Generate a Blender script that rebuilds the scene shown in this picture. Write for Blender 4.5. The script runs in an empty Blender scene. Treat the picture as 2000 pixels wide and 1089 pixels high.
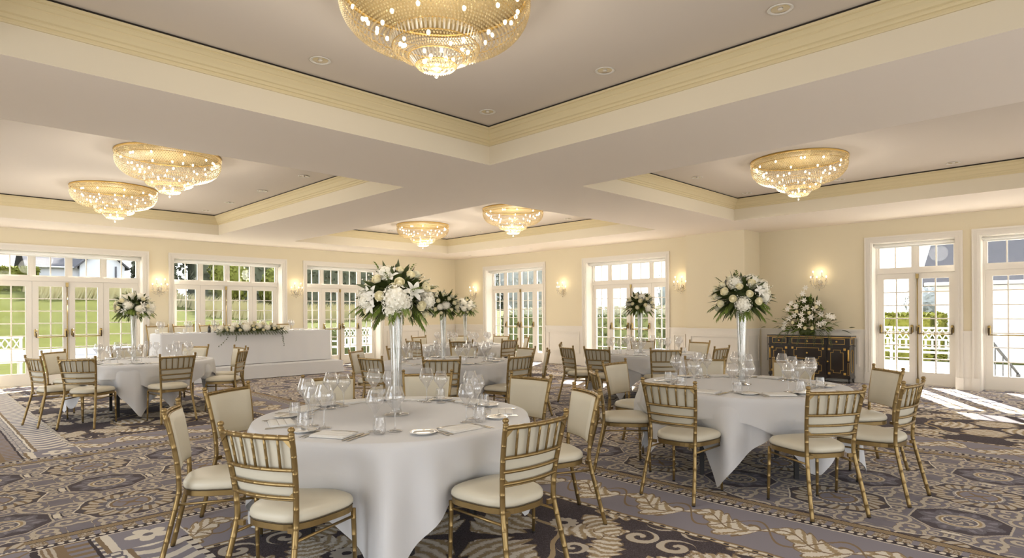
CHW, DNW, SKY, SUN = 34.0, 4.0, 3.4, 32.0
import bpy, bmesh, math, random
from math import sin, cos, pi, radians, sqrt, atan2, hypot
from mathutils import Vector, Matrix
random.seed(7)
SC = bpy.context.scene
COL = SC.collection
# ------------------------------------------------------------------ camera
FPX, HORIZON, ROLL, TH = 1183.0, 608.35, 0.0063, radians(45.02)
cam_d = bpy.data.cameras.new('camera'); cam = bpy.data.objects.new('camera', cam_d); COL.objects.link(cam)
fw = Vector((cos(TH), sin(TH), 0)); rt = Vector((sin(TH), -cos(TH), 0)); up = Vector((0, 0, 1))
r2 = (rt * cos(ROLL) - up * sin(ROLL)); u2 = (up * cos(ROLL) + rt * sin(ROLL))
# content drops on the left and rises on the right
r2 = rt * cos(ROLL) - up * sin(ROLL); u2 = rt * sin(ROLL) + up * cos(ROLL)
mw = Matrix((( r2.x, u2.x, -fw.x, 0), (r2.y, u2.y, -fw.y, 0), (r2.z, u2.z, -fw.z, 1.45), (0, 0, 0, 1)))
cam.matrix_world = mw
cam_d.sensor_width = 36; cam_d.lens = FPX / 2000 * 36; cam_d.shift_y = (HORIZON - 544.5) / 2000
cam_d.clip_start = 0.05; cam_d.clip_end = 400
SC.camera = cam
SC.view_settings.view_transform = 'Standard'; SC.view_settings.look = 'None'
SC.view_settings.exposure = 0.34; SC.view_settings.gamma = 1.0; SC.view_settings.use_curve_mapping = False
SC.render.film_transparent = False
cy = SC.cycles
cy.max_bounces = 7; cy.diffuse_bounces = 4; cy.glossy_bounces = 3; cy.transmission_bounces = 4; cy.transparent_max_bounces = 24
cy.use_denoising = True; cy.caustics_reflective = False; cy.caustics_refractive = False
cy.sample_clamp_indirect = 6.0; cy.use_adaptive_sampling = True; cy.adaptive_threshold = 0.02
try: cy.denoiser = 'OPENIMAGEDENOISE'
except Exception: pass

# ------------------------------------------------------------------ mesh builder
class MB:
    def __init__(s): s.v = []; s.f = []; s.sm = []
    def add(s, vs, fs, smooth=False, M=None):
        o = len(s.v)
        if M is not None: vs = [M @ Vector(v) for v in vs]
        s.v += [tuple(v) for v in vs]
        for f in fs: s.f.append(tuple(i + o for i in f)); s.sm.append(smooth)
        return s
    def box(s, x0, x1, y0, y1, z0, z1, M=None):
        if x0 > x1: x0, x1 = x1, x0
        if y0 > y1: y0, y1 = y1, y0
        if z0 > z1: z0, z1 = z1, z0
        vs = [(x0,y0,z0),(x1,y0,z0),(x1,y1,z0),(x0,y1,z0),(x0,y0,z1),(x1,y0,z1),(x1,y1,z1),(x0,y1,z1)]
        return s.add(vs, [(0,3,2,1),(4,5,6,7),(0,1,5,4),(1,2,6,5),(2,3,7,6),(3,0,4,7)], False, M)
    def rbox(s, x0, x1, y0, y1, z0, z1, r, M=None, seg=2):
        # rounded box through bmesh bevel
        bm = bmesh.new(); bmesh.ops.create_cube(bm, size=1)
        for v in bm.verts: v.co = Vector(((x0+x1)/2 + v.co.x*(x1-x0), (y0+y1)/2 + v.co.y*(y1-y0), (z0+z1)/2 + v.co.z*(z1-z0)))
        bmesh.ops.bevel(bm, geom=bm.edges[:], offset=r, segments=seg, affect='EDGES', profile=0.5)
        bm.verts.index_update()
        s.add([v.co.copy() for v in bm.verts], [tuple(v.index for v in f.verts) for f in bm.faces], True, M); bm.free(); return s
    def tube(s, pts, r, seg=8, cap=True, closed=False, M=None, smooth=True):
        pts = [Vector(p) for p in pts]; n = len(pts)
        rs = r if isinstance(r, (list, tuple)) else [r] * n
        vs = []; fs = []; prev = None
        for i, p in enumerate(pts):
            if closed: d = pts[(i+1) % n] - pts[i-1]
            else: d = pts[min(i+1, n-1)] - pts[max(i-1, 0)]
            if d.length < 1e-9: d = Vector((0, 0, 1))
            d.normalize()
            if prev is None:
                a = Vector((0, 0, 1)) if abs(d.z) < 0.9 else Vector((1, 0, 0)); x = d.cross(a).normalized()
            else:
                x = prev - d * prev.dot(d)
                x = x.normalized() if x.length > 1e-6 else d.orthogonal().normalized()
            prev = x; y = d.cross(x)
            for k in range(seg):
                t = 2 * pi * k / seg; vs.append(p + (x * cos(t) + y * sin(t)) * rs[i])
        for i in range(n if closed else n - 1):
            j = (i + 1) % n
            for k in range(seg):
                fs.append((i*seg+k, i*seg+(k+1) % seg, j*seg+(k+1) % seg, j*seg+k))
        if cap and not closed:
            fs.append(tuple(range(seg))[::-1]); fs.append(tuple((n-1)*seg + k for k in range(seg)))
        return s.add(vs, fs, smooth, M)
    def lathe(s, prof, seg=24, M=None, smooth=True, a0=0, a1=2*pi):
        vs = []; fs = []; n = len(prof); full = abs(a1 - a0 - 2*pi) < 1e-6
        m = seg if full else seg + 1
        for k in range(m):
            t = a0 + (a1 - a0) * k / seg
            for (r, z) in prof: vs.append((r*cos(t), r*sin(t), z))
        for k in range(seg):
            j = (k + 1) % m
            for i in range(n - 1):
                a, b, c, d = k*n+i, j*n+i, j*n+i+1, k*n+i+1
                if prof[i][0] < 1e-6: fs.append((a, c, d))
                elif prof[i+1][0] < 1e-6: fs.append((a, b, c))
                else: fs.append((a, b, c, d))
        return s.add(vs, fs, smooth, M)
    def ball(s, c, r, seg=8, rings=5, M=None, sz=1.0):
        prof = [(r*sin(pi*i/rings) if 0 < i < rings else 0, -r*sz*cos(pi*i/rings)) for i in range(rings + 1)]
        T = Matrix.Translation(Vector(c)); return s.lathe(prof, seg, (M @ T) if M is not None else T)
    def gem(s, c, r, h=None, M=None):
        h = h or r; x, y, z = c
        vs = [(x+r,y,z),(x,y+r,z),(x-r,y,z),(x,y-r,z),(x,y,z+h),(x,y,z-h)]
        return s.add(vs, [(0,1,4),(1,2,4),(2,3,4),(3,0,4),(1,0,5),(2,1,5),(3,2,5),(0,3,5)], False, M)
    def grid(s, fn, nu, nv, smooth=True, M=None):
        vs = [fn(i/nu, j/nv) for i in range(nu+1) for j in range(nv+1)]
        fs = [(i*(nv+1)+j, (i+1)*(nv+1)+j, (i+1)*(nv+1)+j+1, i*(nv+1)+j+1) for i in range(nu) for j in range(nv)]
        return s.add(vs, fs, smooth, M)
    def mesh(s, name, fix=True):
        me = bpy.data.meshes.new(name); me.from_pydata(s.v, [], s.f)
        me.polygons.foreach_set('use_smooth', s.sm); me.update()
        if fix and len(s.f) < 20000:
            bm = bmesh.new(); bm.from_mesh(me); bmesh.ops.recalc_face_normals(bm, faces=bm.faces[:]); bm.to_mesh(me); bm.free()
        return me
    def build(s, name, mat, parent=None, fix=True, **kw):
        me = s.mesh(name, fix)
        o = bpy.data.objects.new(name, me); COL.objects.link(o)
        if mat is not None: me.materials.append(mat)
        if parent is not None: o.parent = parent
        for k, v in kw.items(): o[k] = v
        return o
def empty(name, loc=(0, 0, 0), rz=0, **kw):
    o = bpy.data.objects.new(name, None); COL.objects.link(o); o.location = loc; o.rotation_euler = (0, 0, rz)
    o.empty_display_size = 0.1
    for k, v in kw.items(): o[k] = v
    return o
def tag(o, label, cat, group=None):
    o['label'] = label; o['category'] = cat
    if group: o['group'] = group
    return o
def structure(o): o['kind'] = 'structure'; return o
def kids(o): return [c for c in bpy.data.objects if c.parent == o]
class Proto:
    """a thing with parts, copied without operators"""
    def __init__(s, root):
        s.root = root; s.used = False
        s.tree = s._t(root)
    def _t(s, o): return (o, [s._t(c) for c in o.children])
    def place(s, loc, rz=0, label=None, cat=None, group=None, scale=None, rot=None):
        if not s.used: r = s.root; s.used = True
        else: r = s._c(s.tree, None)
        r.location = loc; r.rotation_euler = rot or (0, 0, rz)
        if scale: r.scale = scale
        if label: r['label'] = label
        if cat: r['category'] = cat
        if group: r['group'] = group
        elif 'group' in r.keys(): del r['group']
        return r
    def _c(s, t, par):
        c = t[0].copy(); COL.objects.link(c)
        if par is not None: c.parent = par
        for k in t[1]: s._c(k, c)
        return c
# ------------------------------------------------------------------ materials
def srgb(r, g, b):
    f = lambda c: (c/255/12.92) if c/255 <= 0.04045 else ((c/255 + 0.055) / 1.055) ** 2.4
    return (f(r), f(g), f(b), 1)
def mat(name, col, rough=0.5, metal=0.0, noise=0.0, nscale=20, bump=0.0, bscale=200, spec=0.5, sheen=0, coat=0, sub=0, emit=None, estr=0):
    m = bpy.data.materials.new(name); m.use_nodes = True; nt = m.node_tree; b = nt.nodes['Principled BSDF']
    b.inputs['Base Color'].default_value = col; b.inputs['Roughness'].default_value = rough; b.inputs['Metallic'].default_value = metal
    b.inputs['Specular IOR Level'].default_value = spec
    if sheen: b.inputs['Sheen Weight'].default_value = sheen
    if coat: b.inputs['Coat Weight'].default_value = coat
    if emit: b.inputs['Emission Color'].default_value = emit; b.inputs['Emission Strength'].default_value = estr
    if noise or bump:
        tc = nt.nodes.new('ShaderNodeTexCoord')
    if noise:
        n = nt.nodes.new('ShaderNodeTexNoise'); n.inputs['Scale'].default_value = nscale; n.inputs['Detail'].default_value = 3
        nt.links.new(tc.outputs['Object'], n.inputs['Vector'])
        mx = nt.nodes.new('ShaderNodeMix'); mx.data_type = 'RGBA'
        mx.inputs['A'].default_value = tuple(max(0, c*(1-noise)) for c in col[:3]) + (1,)
        mx.inputs['B'].default_value = tuple(min(1, c*(1+noise)) for c in col[:3]) + (1,)
        nt.links.new(n.outputs['Fac'], mx.inputs['Factor']); nt.links.new(mx.outputs['Result'], b.inputs['Base Color'])
    if bump:
        n2 = nt.nodes.new('ShaderNodeTexNoise'); n2.inputs['Scale'].default_value = bscale; n2.inputs['Detail'].default_value = 2
        nt.links.new(tc.outputs['Object'], n2.inputs['Vector'])
        bp = nt.nodes.new('ShaderNodeBump'); bp.inputs['Strength'].default_value = bump; bp.inputs['Distance'].default_value = 0.01
        nt.links.new(n2.outputs['Fac'], bp.inputs['Height']); nt.links.new(bp.outputs['Normal'], b.inputs['Normal'])
    return m
def thin_glass(name, tint=(1, 1, 1, 1), refl=0.08, edge=0.5, rough=0.02, haze=0.0):
    m = bpy.data.materials.new(name); m.use_nodes = True; nt = m.node_tree; nt.nodes.clear()
    out = nt.nodes.new('ShaderNodeOutputMaterial'); tr = nt.nodes.new('ShaderNodeBsdfTransparent'); gl = nt.nodes.new('ShaderNodeBsdfGlossy')
    tr.inputs['Color'].default_value = tint; gl.inputs['Roughness'].default_value = rough
    lw = nt.nodes.new('ShaderNodeLayerWeight'); lw.inputs['Blend'].default_value = 0.35
    mr = nt.nodes.new('ShaderNodeMapRange'); mr.inputs['To Min'].default_value = refl; mr.inputs['To Max'].default_value = edge
    nt.links.new(lw.outputs['Facing'], mr.inputs['Value'])
    mx = nt.nodes.new('ShaderNodeMixShader'); nt.links.new(mr.outputs['Result'], mx.inputs['Fac'])
    nt.links.new(tr.outputs[0], mx.inputs[1]); nt.links.new(gl.outputs[0], mx.inputs[2])
    last = mx
    if haze:
        df = nt.nodes.new('ShaderNodeBsdfDiffuse'); df.inputs['Color'].default_value = (0.9, 0.9, 0.92, 1)
        m2 = nt.nodes.new('ShaderNodeMixShader'); m2.inputs['Fac'].default_value = haze
        nt.links.new(mx.outputs[0], m2.inputs[1]); nt.links.new(df.outputs[0], m2.inputs[2]); last = m2
    nt.links.new(last.outputs[0], out.inputs['Surface']); return m
M = {}
M['wall'] = mat('wall paint', srgb(222, 211, 184), 0.85, bump=0.03, bscale=120)
M['white'] = mat('white trim paint', srgb(226, 220, 210), 0.45)
M['soffit'] = mat('ceiling paint', srgb(246, 234, 220), 0.9, bump=0.02, bscale=90)  # ceiling paint lightened to make up for light the soffit misses
M['tray'] = mat('darkened tray paint', srgb(216, 204, 190), 0.9)  # same ceiling paint, darkened to offset the light inside the trays
M['fascia'] = mat('fascia paint', srgb(220, 209, 187), 0.85)
M['crown'] = mat('crown paint', srgb(212, 196, 156), 0.6)
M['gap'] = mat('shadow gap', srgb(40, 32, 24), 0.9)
M['gold'] = mat('gold painted metal', srgb(150, 127, 84), 0.32, metal=0.75, noise=0.12, nscale=30)
M['vinyl'] = mat('cream vinyl', srgb(206, 199, 180), 0.42, noise=0.03, nscale=8)
M['piping'] = mat('dark seam', srgb(90, 78, 58), 0.6)
M['foot'] = mat('dark rubber foot', srgb(35, 30, 28), 0.6)
M['cloth'] = mat('white table linen', srgb(210, 210, 212), 0.9, bump=0.06, bscale=350, sheen=0.2)
M['linen2'] = mat('folded linen', srgb(226, 224, 220), 0.9, bump=0.05, bscale=300)
M['blackleg'] = mat('black steel', srgb(32, 30, 30), 0.5)
M['porcelain'] = mat('white porcelain', srgb(236, 234, 230), 0.18, coat=0.4)
M['silver'] = mat('polished cutlery steel', srgb(200, 196, 188), 0.22, metal=1.0)
M['glass'] = thin_glass('wine glass crystal', (0.965, 0.965, 0.965, 1), 0.10, 0.95, 0.04, haze=0.08)
M['vaseglass'] = thin_glass('vase glass', (0.955, 0.96, 0.955, 1), 0.12, 0.9, 0.04, haze=0.05)
M['pane'] = thin_glass('window glass', (0.98, 0.985, 0.985, 1), 0.006, 0.03, 0.01)
M['brass'] = mat('aged brass', srgb(158, 138, 92), 0.3, metal=0.85)
M['darkbrass'] = mat('dark bronze', srgb(70, 56, 38), 0.35, metal=0.8)
M['blind'] = mat('white blind fabric', srgb(236, 234, 228), 0.8)
M['lacquer'] = mat('black lacquer', srgb(34, 27, 24), 0.28, coat=0.5)
M['gilt'] = mat('gilt paint', srgb(206, 168, 90), 0.35, metal=0.6)
M['petal'] = mat('white petals', srgb(246, 242, 228), 0.7, noise=0.05, nscale=40)
M['cream'] = mat('cream rose petals', srgb(250, 243, 214), 0.7, noise=0.04, nscale=30)
M['lily'] = mat('lily petals', srgb(240, 236, 226), 0.6)
M['stamen'] = mat('lily stamens', srgb(196, 190, 96), 0.7)
M['leafd'] = mat('dark green leaves', srgb(66, 76, 32), 0.5, noise=0.35, nscale=14)
M['leafm'] = mat('mid green leaves', srgb(104, 122, 48), 0.5, noise=0.35, nscale=14)
M['chrome'] = mat('polished aluminium', srgb(215, 208, 196), 0.2, metal=1.0)
M['bulb'] = mat('lit bulb', (1, .9, .7, 1), 0.5, emit=(1, .88, .62, 1), estr=7)
M['dim'] = mat('unlit lamp lens', srgb(225, 215, 200), 0.4)
M['candle'] = mat('candle sleeve', srgb(214, 200, 184), 0.6)
def crystal(name, col, tr, em):
    m = bpy.data.materials.new(name); m.use_nodes = True; nt = m.node_tree; nt.nodes.clear()
    out = nt.nodes.new('ShaderNodeOutputMaterial'); t = nt.nodes.new('ShaderNodeBsdfTransparent'); g = nt.nodes.new('ShaderNodeBsdfGlossy')
    d = nt.nodes.new('ShaderNodeBsdfTranslucent'); d.inputs['Color'].default_value = col; g.inputs['Color'].default_value = col; g.inputs['Roughness'].default_value = 0.12
    m1 = nt.nodes.new('ShaderNodeMixShader'); m1.inputs['Fac'].default_value = 0.5; m2 = nt.nodes.new('ShaderNodeMixShader'); m2.inputs['Fac'].default_value = 1 - tr
    nt.links.new(g.outputs[0], m1.inputs[1]); nt.links.new(d.outputs[0], m1.inputs[2])
    nt.links.new(t.outputs[0], m2.inputs[1]); nt.links.new(m1.outputs[0], m2.inputs[2]); nt.links.new(m2.outputs[0], out.inputs[0]); return m
M['crystal'] = crystal('gold tinted crystal beads', srgb(250, 234, 198), 0.5, 0)
M['clear'] = crystal('clear crystal drops', srgb(245, 240, 230), 0.45, 0)
# ------------------------------------------------------------------ carpet (node maths)
class X:
    nt = None
    def __init__(s, v): s.v = v
def _m(op, *a):
    if all(isinstance(q, (int, float)) for q in a):
        pass
    n = X.nt.nodes.new('ShaderNodeMath'); n.operation = op
    for i, q in enumerate(a):
        if isinstance(q, X): X.nt.links.new(q.v, n.inputs[i])
        else: n.inputs[i].default_value = float(q)
    return X(n.outputs[0])
X.__add__ = lambda a, b: _m('ADD', a, b); X.__radd__ = lambda a, b: _m('ADD', b, a)
X.__sub__ = lambda a, b: _m('SUBTRACT', a, b); X.__rsub__ = lambda a, b: _m('SUBTRACT', b, a)
X.__mul__ = lambda a, b: _m('MULTIPLY', a, b); X.__rmul__ = lambda a, b: _m('MULTIPLY', b, a)
X.__truediv__ = lambda a, b: _m('DIVIDE', a, b)
xabs = lambda a: _m('ABSOLUTE', a); xsin = lambda a: _m('SINE', a); xmin = lambda a, b: _m('MINIMUM', a, b); xmax = lambda a, b: _m('MAXIMUM', a, b)
xlt = lambda a, b: _m('LESS_THAN', a, b); xgt = lambda a, b: _m('GREATER_THAN', a, b); xfloor = lambda a: _m('FLOOR', a)
xmod = lambda a, b: _m('FLOORED_MODULO', a, b); xat = lambda a, b: _m('ARCTAN2', a, b); xpow = lambda a, b: _m('POWER', a, b)
def xhyp(a, b): return _m('SQRT', _m('MULTIPLY_ADD', a, a, b * b))
def band(x, a, b): return xgt(x, a) * xlt(x, b)
def cmix(fac, A, B):
    n = X.nt.nodes.new('ShaderNodeMix'); n.data_type = 'RGBA'
    if isinstance(fac, X): X.nt.links.new(fac.v, n.inputs['Factor'])
    else: n.inputs['Factor'].default_value = fac
    for nm, q in (('A', A), ('B', B)):
        if isinstance(q, tuple): n.inputs[nm].default_value = q
        else: X.nt.links.new(q, n.inputs[nm])
    return n.outputs['Result']
def carpet_material():
    m = bpy.data.materials.new('patterned hotel carpet'); m.use_nodes = True; nt = m.node_tree; X.nt = nt
    bs = nt.nodes['Principled BSDF']; bs.inputs['Roughness'].default_value = 0.95; bs.inputs['Specular IOR Level'].default_value = 0.15
    tc = nt.nodes.new('ShaderNodeTexCoord'); sp = nt.nodes.new('ShaderNodeSeparateXYZ'); nt.links.new(tc.outputs['Object'], sp.inputs[0])
    nz = nt.nodes.new('ShaderNodeTexNoise'); nz.inputs['Scale'].default_value = 9; nz.inputs['Detail'].default_value = 2; nt.links.new(tc.outputs['Object'], nz.inputs['Vector'])
    fz = nt.nodes.new('ShaderNodeTexNoise'); fz.inputs['Scale'].default_value = 60; fz.inputs['Detail'].default_value = 3; nt.links.new(tc.outputs['Object'], fz.inputs['Vector'])
    N1 = X(nz.outputs['Fac']); N2 = X(fz.outputs['Fac'])
    x = X(sp.outputs['X']) + (N1 - 0.5) * 0.03; y = X(sp.outputs['Y']) + (N2 - 0.5) * 0.018
    x = x + (N2 - 0.5) * 0.012
    SL = srgb(128, 124, 132); SLD = srgb(104, 100, 107); DK = srgb(64, 57, 60); BE = srgb(176, 167, 154); CR = srgb(200, 193, 181); BR = srgb(124, 107, 86); GO = srgb(152, 134, 106)
    # ---- field of medallions
    p = 0.773
    gx = (x - 1.22) / p; gy = (y - 0.77) / p
    ix = xfloor(gx + 0.5); iy = xfloor(gy + 0.5)
    lx = (gx - ix) * p; ly = (gy - iy) * p
    par = xmod(ix + iy, 2.0)
    ax = xabs(lx); ay = xabs(ly); r = xhyp(lx, ly); th = xat(ly, lx)
    c = cmix(N1, SL, SLD)
    # scrolls: spiral arms about folded points
    def spiral(c, qx, qy, R, k, arms=1.0, fx=ax, fy=ay, base=BE, edge=BR):
        dx = fx - qx; dy = fy - qy; d = xhyp(dx, dy); a = xat(dy, dx)
        s = xsin(d * k + a * arms); ins = xlt(d, R)
        c = cmix(ins * xgt(s, -0.15), c, edge)
        return cmix(ins * xgt(s, 0.12), c, base)
    c = spiral(c, 0.335, 0.215, 0.105, 95, 1.0)
    c = spiral(c, 0.215, 0.335, 0.100, -100, 1.0)
    c = spiral(c, 0.385, 0.060, 0.075, 120, 2.0)
    c = spiral(c, 0.060, 0.385, 0.075, 120, 2.0)
    # A: sunburst medallion
    lob = r + xabs(xsin(th * 4.0)) * 0.035
    cA = cmix(xlt(lob, 0.372), c, CR)
    cA = cmix(xlt(lob, 0.36), cA, srgb(82, 76, 80))
    pet = r - xabs(xsin(th * 6.0)) * 0.045
    sh = xsin(th * 24.0 + r * 40.0)
    cA = cmix(xlt(pet, 0.275), cA, BR)
    cA = cmix(xlt(pet, 0.268) * xgt(sh, -0.45), cA, BE)
    pet2 = r - xabs(xsin(th * 6.0 + 1.57)) * 0.05
    cA = cmix(xlt(pet2, 0.175), cA, SLD)
    cA = cmix(xlt(r, 0.165), cA, cmix(xgt(xsin(th * 30.0), 0.0), SLD, CR))
    cA = cmix(xlt(r, 0.148), cA, CR); cA = cmix(xlt(r, 0.140), cA, BR); cA = cmix(xlt(r, 0.118), cA, SL)
    cross = xlt(xmin(xabs(lx + ly), xabs(lx - ly)), 0.014) * xlt(r, 0.1)
    cA = cmix(xmax(cross, xlt(r, 0.03)), cA, BR)
    # B: dark octagon with rosette
    oc = xmax(xmax(ax, ay), (ax + ay) * 0.72)
    cB = cmix(band(ax, 0.285, 0.345) * xlt(ay, 0.055), c, cmix(band(ax, 0.295, 0.335), DK, CR))
    cB = cmix(xlt(oc, 0.285), cB, BE); cB = cmix(xlt(oc, 0.272), cB, srgb(80, 74, 79))
    fl = r + xsin(th * 8.0) * 0.025 + (N2 - 0.5) * 0.08
    cB = cmix(xlt(fl, 0.225), cB, SLD); cB = cmix(band(fl, 0.15, 0.20) * xgt(xsin(th * 16.0), 0.2), cB, SL)
    cB = cmix(xlt(r, 0.138), cB, BE); cB = cmix(xlt(r, 0.122), cB, GO); cB = cmix(xlt(r, 0.105), cB, CR); cB = cmix(xlt(r, 0.095), cB, SLD)
    cB = cmix(xlt(r, 0.08) * xgt(xsin(th * 5.0 + r * 70.0), 0.1), cB, BE)
    field = cmix(par, cA, cB)
    # ---- four big panels either side of the cross-shaped field
    s = xabs(x - 5.9); e1 = s - 1.35; e2 = 5.38 - s; b = xabs(y - 6.225) - 1.275
    d = xmin(e1, b); swap = xlt(e1, b)
    t = y * swap + x * (1.0 - swap)
    # dark ground with leaves
    P = 1.9; hx = xabs(xmod(s - 1.35 - 2.02 + P/2, P) - P/2); hy = xabs(xmod(b - 1.95 + P/2, P) - P/2)
    pc = cmix(xgt(xsin(N1 * 60.0 + N2 * 30.0), 0.35), DK, srgb(84, 78, 82))
    def leaf(c, cx_, cy_, ang, L, W, teeth=4.5):
        dx = hx - cx_ + (N1 - 0.5) * 0.06; dy = hy - cy_ + (N2 - 0.5) * 0.03
        u = (dx * cos(ang) + dy * sin(ang)) / L; v = xabs(dy * cos(ang) - dx * sin(ang))
        env = xsin(xmax(xmin(u, 1.0), 0.0) * pi)
        w = env * W * (xabs(xsin(u * (teeth * pi) - v * 14.0)) * 0.45 + 0.62)
        inside = xlt(v, w)
        c = cmix(xlt(v, w + 0.012) * xgt(env, 0.02), c, BR)
        vein = xsin(u * (teeth * 2.6 * pi) - v * 26.0 + N2 * 4.0)
        c = cmix(inside * xgt(env, 0.05), c, cmix(xgt(vein, -0.3), GO, BE))
        return cmix(inside * xgt(vein, 0.35), c, CR)
    rr = xhyp(hx, hy); tt = xat(hy, hx)
    pc = cmix(band(rr + xsin(tt * 8.0) * 0.03, 0.60, 0.635), pc, GO)
    pc = leaf(pc, 0.02, 0.10, 1.45, 0.50, 0.20)
    pc = leaf(pc, 0.10, 0.02, 0.15, 0.52, 0.17)
    pc = leaf(pc, 0.50, 0.35, 0.85, 0.50, 0.13, 5.5)
    pc = leaf(pc, 0.90, 0.30, 2.0, 0.46, 0.12, 5.5)
    pc = leaf(pc, 0.28, 0.86, -0.4, 0.46, 0.11, 5.5)
    pc = spiral(pc, 0.80, 0.82, 0.12, 60, 1.0, hx, hy)
    pc = spiral(pc, 0.36, 0.62, 0.10, -70, 1.0, hx, hy)
    fr = xhyp(hx - 0.66, hy - 0.30); fa = xat(hy - 0.30, hx - 0.66)
    pc = cmix(xlt(fr - xabs(xsin(fa * 5.0)) * 0.02, 0.08), pc, BE); pc = cmix(xlt(fr, 0.03), pc, DK)
    # bead moulding, leaf band, key border
    pc = cmix(xlt(d, 0.985), pc, DK); pc = cmix(xlt(d, 0.975), pc, GO)
    pc = cmix(band(d, 0.94, 0.962), pc, cmix(xgt(xsin(t * 70.0), 0.3), CR, DK))
    pc = cmix(xlt(d, 0.93), pc, BR); pc = cmix(xlt(d, 0.915), pc, SL)
    u = xmod(t + (N1 - 0.5) * 0.03, 0.56) / 0.56
    v = (d - 0.58) - xsin(u * 2 * pi) * 0.10
    av = xabs(v); sc = xabs(xsin(u * (5.0 * pi) - av * 22.0))
    lv = xsin(xpow(u, 0.62) * pi) * 0.165 * (sc * 0.34 + 0.70)
    pc = cmix(xlt(av, lv + 0.018), pc, BR)
    pc = cmix(xlt(av, lv), pc, cmix(xgt(xsin(u * 34.0 - av * 46.0 + N2 * 3.0), -0.35), GO, CR))
    pc = cmix(xlt(av, 0.008) * xlt(u, 0.85), pc, BR)
    v2 = (d - 0.58) + xsin(u * 2 * pi + 0.8) * 0.16
    pc = cmix(xlt(xabs(v2), 0.013), pc, BR)
    k = band(d, -1.0, 0.25)
    kc = cmix(xlt(d, 0.238), CR, cmix(xgt(xhyp(xmod(t, 0.055) - 0.0275, (d - 0.2) * 0.9), 0.018), CR, DK))
    kc = cmix(xlt(d, 0.172), kc, cmix(xgt(xmod(t, 0.125), 0.038), SL, cmix(xgt(N2, 0.52), BR, BE)))
    kc = cmix(xlt(d, 0.088), kc, DK)
    kc = cmix(xlt(d, 0.078), kc, cmix(xgt(xsin(t * 210.0 + d * 300.0), 0.0), BR, GO))
    kc = cmix(xlt(d, 0.014), kc, DK)
    pc = cmix(k, pc, kc)
    # wide outer stripes
    oc2 = cmix(xgt(xsin(e2 * 60.0), 0.2), SL, BE)
    leafc = cmix(xgt(xsin(y * 42.0 + xsin(e2 * 14.0) * 2.0), 0.05), SL, CR)
    oc2 = cmix(xlt(e2, 0.78), pc, cmix(xgt(xsin(y * 60.0), 0.6), CR, DK))
    oc2 = cmix(xlt(e2, 0.74), oc2, leafc); oc2 = cmix(xlt(e2, 0.46), oc2, BR); oc2 = cmix(xlt(e2, 0.43), oc2, CR)
    oc2 = cmix(xlt(e2, 0.41), oc2, cmix(xgt(xsin(y * 75.0) * xsin(e2 * 55.0), 0.1), SLD, CR)); oc2 = cmix(xlt(e2, 0.31), oc2, DK)
    oc2 = cmix(xlt(e2, 0.29), oc2, cmix(xgt(xmod(y, 0.09), 0.045), BR, SL)); oc2 = cmix(xlt(e2, 0.17), oc2, BR)
    oc2 = cmix(xlt(e2, 0.13), oc2, cmix(xgt(xsin(e2 * 190.0), 0.0), BR, BE)); oc2 = cmix(xlt(e2, 0.04), oc2, DK)
    # corner box with a rosette
    bx = e2 - 0.60; by = b - 0.42; box = xlt(xabs(bx), 0.27) * xlt(xabs(by), 0.20)
    br_ = xhyp(bx, by); ba = xat(by, bx)
    bc = cmix(xlt(br_ - xabs(xsin(ba * 2.5)) * 0.06, 0.075), SL, CR); bc = cmix(xlt(br_, 0.03), bc, SLD)
    bc = cmix(xgt(xabs(bx), 0.19), bc, CR); bc = cmix(xgt(xabs(bx), 0.24), bc, BR)
    oc2 = cmix(box, oc2, bc)
    oc2 = cmix(k, oc2, kc)
    pan = cmix(xlt(e2, 0.80), pc, oc2)
    inside = xgt(xmin(xmin(e1, e2), b), 0.0)
    col = cmix(inside, field, pan)
    # yarn speckle
    vz = nt.nodes.new('ShaderNodeTexNoise'); vz.inputs['Scale'].default_value = 260; nt.links.new(tc.outputs['Object'], vz.inputs['Vector'])
    hs = nt.nodes.new('ShaderNodeHueSaturation'); vv = X(vz.outputs['Fac']) * 0.55 + 1.05; nt.links.new(vv.v, hs.inputs['Value']); nt.links.new(col, hs.inputs['Color'])
    nt.links.new(hs.outputs[0], bs.inputs['Base Color'])
    bp = nt.nodes.new('ShaderNodeBump'); bp.inputs['Strength'].default_value = 0.25; bp.inputs['Distance'].default_value = 0.004
    nt.links.new(vz.outputs['Fac'], bp.inputs['Height']); nt.links.new(bp.outputs[0], bs.inputs['Normal'])
    return m
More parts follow.
